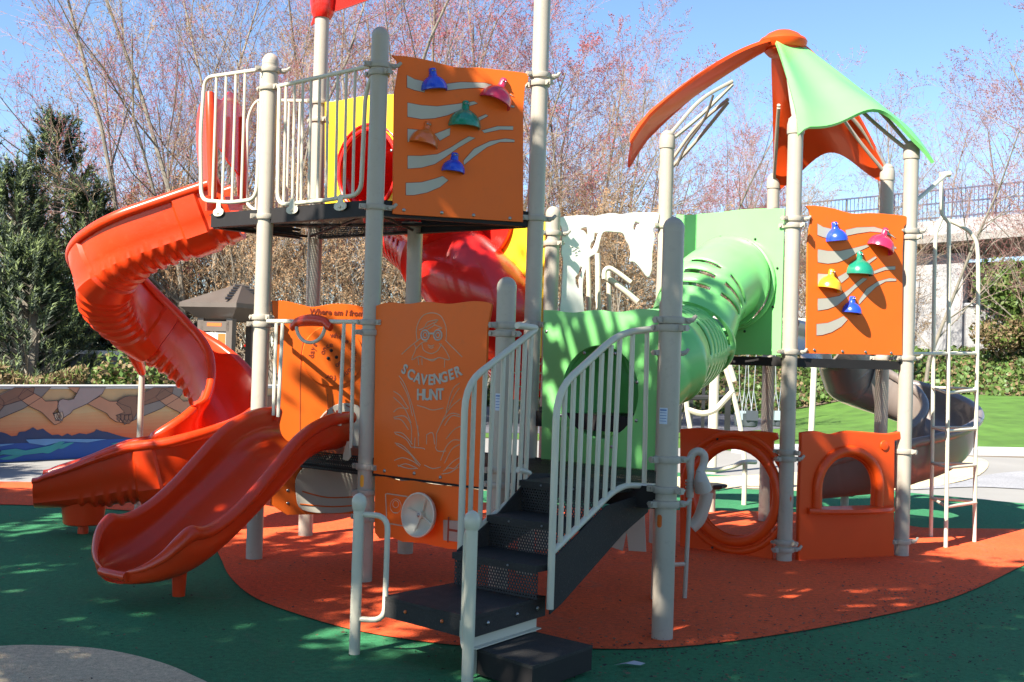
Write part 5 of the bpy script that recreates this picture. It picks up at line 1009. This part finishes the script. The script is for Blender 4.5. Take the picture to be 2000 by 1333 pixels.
# net climber / arch
ac_ = empty('arch_climber', gp(1440, 868), 'cream bent-tube climber standing behind the low ring panel', 'climber'); Yc = 14.5
for k, pts in enumerate(([(1408, 694), (1425, 745), (1437, 790), (1447, 840), (1455, 905)], [(1338, 745), (1342, 800), (1350, 850), (1352, 905)], [(1420, 700), (1428, 725), (1434, 745)], [(1410, 700), (1392, 735), (1370, 752), (1352, 760), (1341, 764)], [(1342, 800), (1370, 808), (1395, 802), (1415, 782), (1432, 764)])):
    t = MB(); t.tube([at(x, y, Yc) for x, y in (sm(pts, 4) if len(pts) > 2 else pts)], .030 if k < 2 else .036, 8); build('tube', t, M['cream'], ac_)
hr = empty('hoop_rail', gp(1450, 985), 'low cream hoop rail seen through the ring panel', 'rail')
t = MB(); b0 = gp(1453, 988); t.tube([b0, b0 + V((0, 0, at(1453, 905, b0.y).z))], .03, 10); build('post', t, M['cream'], hr)
t = MB(); t.tube(sm([at(1372, 917, b0.y + .4), at(1400, 918, b0.y + .2), at(1430, 912, b0.y), at(1452, 903, b0.y), at(1475, 903, b0.y + .3)], 4), .028, 10); build('bar', t, M['cream'], hr)
t = MB(); p_ = gp(1390, 925); t.tube([p_, p_ + V((0, 0, 1.95))], .072, 14); build('thick_post', t, M['cream'], ac_)
def pod(px, py, Y, lab):
    p = at(px, py, Y); e = empty('stepping_pod', V((p.x, Y, 0)), lab, 'stool', 'round black stepping stools'); t = MB(); t.lathe([(.11, -.03), (.165, -.012), (.172, .0), (.172, .018), (.16, .026), (.02, .028)], (p.x, Y, p.z), 6); build('seat', t, M['black'], e)
    t = MB(); t.tube([V((p.x, Y, 0)), V((p.x, Y, p.z - .02))], .045, 12); build('leg', t, M['post'], e)
pod(1650, 963, 13.2, 'black stepping stool framed by the arched window'); pod(1390, 950, 12.8, 'black stepping stool seen through the ring panel'); pod(1516, 953, 13.4, 'black stepping stool half hidden by the front tower post')
# ---- kiosk
kc = sp_(441, 23.5); ki = empty('kiosk', kc, 'brown hut with pyramid roof and white notice panels', 'kiosk'); kz = at(430, 594, 23.5).z; ap = at(470, 556, 23.5).z; hw_ = .67
t = MB(); rt = Matrix.Rotation(-.37, 3, 'Z'); cs_ = [rt @ V((sx * hw_, sy * hw_, 0)) + V((kc.x, kc.y, kz)) for sx, sy in ((-1, -1), (1, -1), (1, 1), (-1, 1))]; rd0, rd1 = rt @ V((.22, .0, 0)) + V((kc.x, kc.y, ap)), rt @ V((.34, .0, 0)) + V((kc.x, kc.y, ap))
lo = [c - V((0, 0, .09)) for c in cs_]; t.add(cs_ + [rd0, rd1] + lo, [(0, 1, 5, 4), (1, 2, 5), (2, 3, 4, 5), (3, 0, 4), (0, 6, 7, 1), (1, 7, 8, 2), (2, 8, 9, 3), (3, 9, 6, 0), (9, 8, 7, 6)]); rf = build('roof', t, M['brown'], ki, fix=True)
t = MB()
for k in range(6): a = cs_[1].lerp(rd1, .12 + k * .14); b_ = a + V((-.04, -.02, .03)); t.tube([cs_[1].lerp(rd1, .10 + k * .14) + V((-.25 + k * .02, 0, .05)), cs_[2].lerp(rd1, .10 + k * .14) + V((0, 0, .03))], .03, 6)
build('rib', t, M['brown'], rf)
t = MB(); cb = [rt @ V((sx * .34, sy * .34, 0)) + V((kc.x, kc.y, 0)) for sx, sy in ((-1, -1), (1, -1), (1, 1), (-1, 1))]; t.add([c + V((0, 0, kz - .09)) for c in [x - V((0, 0, kz)) + V((0, 0, 0)) for x in cs_]] + [c + V((0, 0, kz - .36)) for c in cb], [(i, (i + 1) % 4, 4 + (i + 1) % 4, 4 + i) for i in range(4)]); build('soffit', t, M['brown'], ki, fix=True)
for i, c in enumerate(cb): t = MB(); t.box((c.x, c.y, (kz - .3) / 2), (.14, .14, kz - .3), -.37); build('post', t, M['brown'], ki)
t = MB(); q0_, q1_ = cb[0], cb[1]; pkk = Plane((q0_.x, q0_.y), (q1_.x, q1_.y)); L_ = pkk.L; t.flat(pkk, [(.08, .35), (L_ - .08, .35), (L_ - .08, kz - .58), (.08, kz - .58)], th=.03, off=.02); nb = build('notice_panel', t, M['white'], ki)
t = MB(); t.flat(pkk, [(.40, kz - 1.04), (.58, kz - 1.04), (.58, kz - .60), (.40, kz - .60)], th=.002, off=.037, bev=.0001); t.flat(pkk, [(.2, kz - 1.12), (.58, kz - 1.12), (.58, kz - 1.10), (.2, kz - 1.10)], th=.002, off=.037, bev=.0001); build('notice_print', t, M['brick'], nb)
t = MB(); t.flat(pkk, [(0, kz - .56), (L_, kz - .56), (L_, kz - .36), (0, kz - .36)], th=.08, off=.03); fb = build('header_board', t, M['brown'], ki)
t = MB(); t.flat(pkk, [(.16, kz - .46), (.50, kz - .46), (.50, kz - .395), (.16, kz - .395)], th=.004, off=.073, bev=.0001); build('header_sign', t, M['brick'], fb)
rp = empty('red_pole', sp_(487, 25), 'bent red metal pole standing beside the brown kiosk', 'pole'); t = MB(); t.tube(sm([sp_(487, 25), at(487, 690, 25), at(486, 682, 25), at(478, 674, 25)], 4), .035, 8); build('tube', t, M['red'], rp)
# ---- someone behind the slides, only a dark trouser leg shows
pc_ = gp(400, 952); mb = MB()
mb.tube(sm([pc_ + V((-.02, .0, .10)), pc_ + V((-.08, -.02, .28)), pc_ + V((.0, .0, .50)), pc_ + V((.08, .02, .85))], 5), [.055, .058, .06, .062, .065, .066, .068, .07, .072, .074, .078, .08, .085, .09, .095, .1], 12); mb.tube(sm([pc_ + V((.16, .15, .10)), pc_ + V((.15, .12, .45)), pc_ + V((.1, .05, .85))], 5), [.055, .057, .06, .063, .066, .07, .074, .08, .086, .092, .1], 12)
mb.tube([pc_ + V((.09, .03, .82)), pc_ + V((.09, .04, 1.0)), pc_ + V((.09, .05, 1.2)), pc_ + V((.09, .05, 1.32)), pc_ + V((.09, .05, 1.38)), pc_ + V((.09, .03, 1.42))], [.12, .115, .15, .15, .06, .045], 14)
mb.lathe([(.03, 1.40), (.07, 1.44), (.088, 1.50), (.09, 1.56), (.07, 1.61), (.02, 1.635)], (pc_.x + .09, pc_.y + .03, 0), 16)
# (body kept as one mesh, mostly hidden by the slides)
pe = build('person', mb, M['cloth'], None, 'person in dark trousers standing behind the wave slide, mostly hidden', 'person')
t = MB()
for x, y in ((-.02, 0), (.16, .15)): t.tube([pc_ + V((x, y + .06, .045)), pc_ + V((x, y - .04, .055)), pc_ + V((x - .01, y - .14, .035))], [.045, .05, .03], 10)
build('shoe', t, M['fence'], pe)
# ---- crushed paper scrap
t = MB(); c = gp(1232, 1300, .02); t.add([c + V(q) for q in ((-.09, 0, 0), (-.03, -.012, .012), (.05, -.015, .006), (.08, .01, .012), (.02, .025, .02), (-.04, .02, .006))], [(0, 1, 5), (1, 2, 4, 5), (2, 3, 4)]); build('paper_scrap', t, M['kerb'], None, 'crumpled pale scrap lying on the green surface near the bottom', 'litter', ang=0)
# ---- trees behind the viewer: their crowns throw the dappled shade over the foreground
NP = V((.67, -.74, 0)).normalized(); TE = math.tan(SUN_EL)
def shaded(p, q):
    if q < -1.5: return 0
    edge = .25 * math.sin(p * 2.1) + .2 * math.sin(p * 5.3 + 1)
    if p > (-6.98 if q > 5 else -7.15): return 1 if q < (8.45 if p < -6.0 else 8.6) + edge * .7 else 0
    return 1 if q < 4.75 + edge else 0
qs = random.Random(99); cl_ = []
while len(cl_) < 2500:
    p, q = qs.uniform(-17, 3.5), qs.uniform(-1.5, 9)
    if not shaded(p, q): continue
    if noise.noise(V((p * .8, q * 1.0, 3.3))) > .30: continue
    z = qs.uniform(6.2, 9.4); al = (q - z) / TE; cl_.append(NP * p + SH * al + V((0, 0, z)))
cen = [V((-9.5, 2.2, 0)), V((-4.6, -3.0, 0)), V((-3.6, 3.0, 0)), V((-12.5, 7.0, 0))]
tr_cl = [[] for _ in cen]
for c in cl_: tr_cl[min(range(4), key=lambda i: (V((c.x, c.y, 0)) - cen[i]).length)].append(c)
for i, (tc_, cs) in enumerate(zip(cen, tr_cl)):
    if not cs: continue
    base = V((tc_.x - 1.5, tc_.y - 2.5, 0)) if i != 3 else tc_; e = empty('shade_tree', base, ['broad leafy tree standing left of the viewer', 'leafy tree standing behind the viewer', 'leafy tree overhanging the stairs from the left', 'leafy tree by the far left of the surface'][i], 'tree', 'trees shading the foreground')
    t = MB(); tp = V((tc_.x, tc_.y, 6.4)); t.tube(sm([base, base + V((.1, .1, 2)), base.lerp(tp, .6) + V((0, 0, 1.2)), tp], 4), [.26 - .013 * k for k in range(13)], 10)
    for c in cs[::3]: t.tube([tp.lerp(c, .0) if (c - tp).length < 3 else base.lerp(tp, .9), tp.lerp(c, .55) + V((0, 0, .3)), c], [.05, .03, .012], 4)
    build('trunk', t, M['bark'], e)
    lv = MB(); leafcloud(lv, lambda q: q.choice(cs) + V((q.gauss(0, .20), q.gauss(0, .20), q.gauss(0, .17))), 38 * len(cs), .10, 0, 50 + i, .62); build('crown', lv, M['shrub'], e, ang=0)
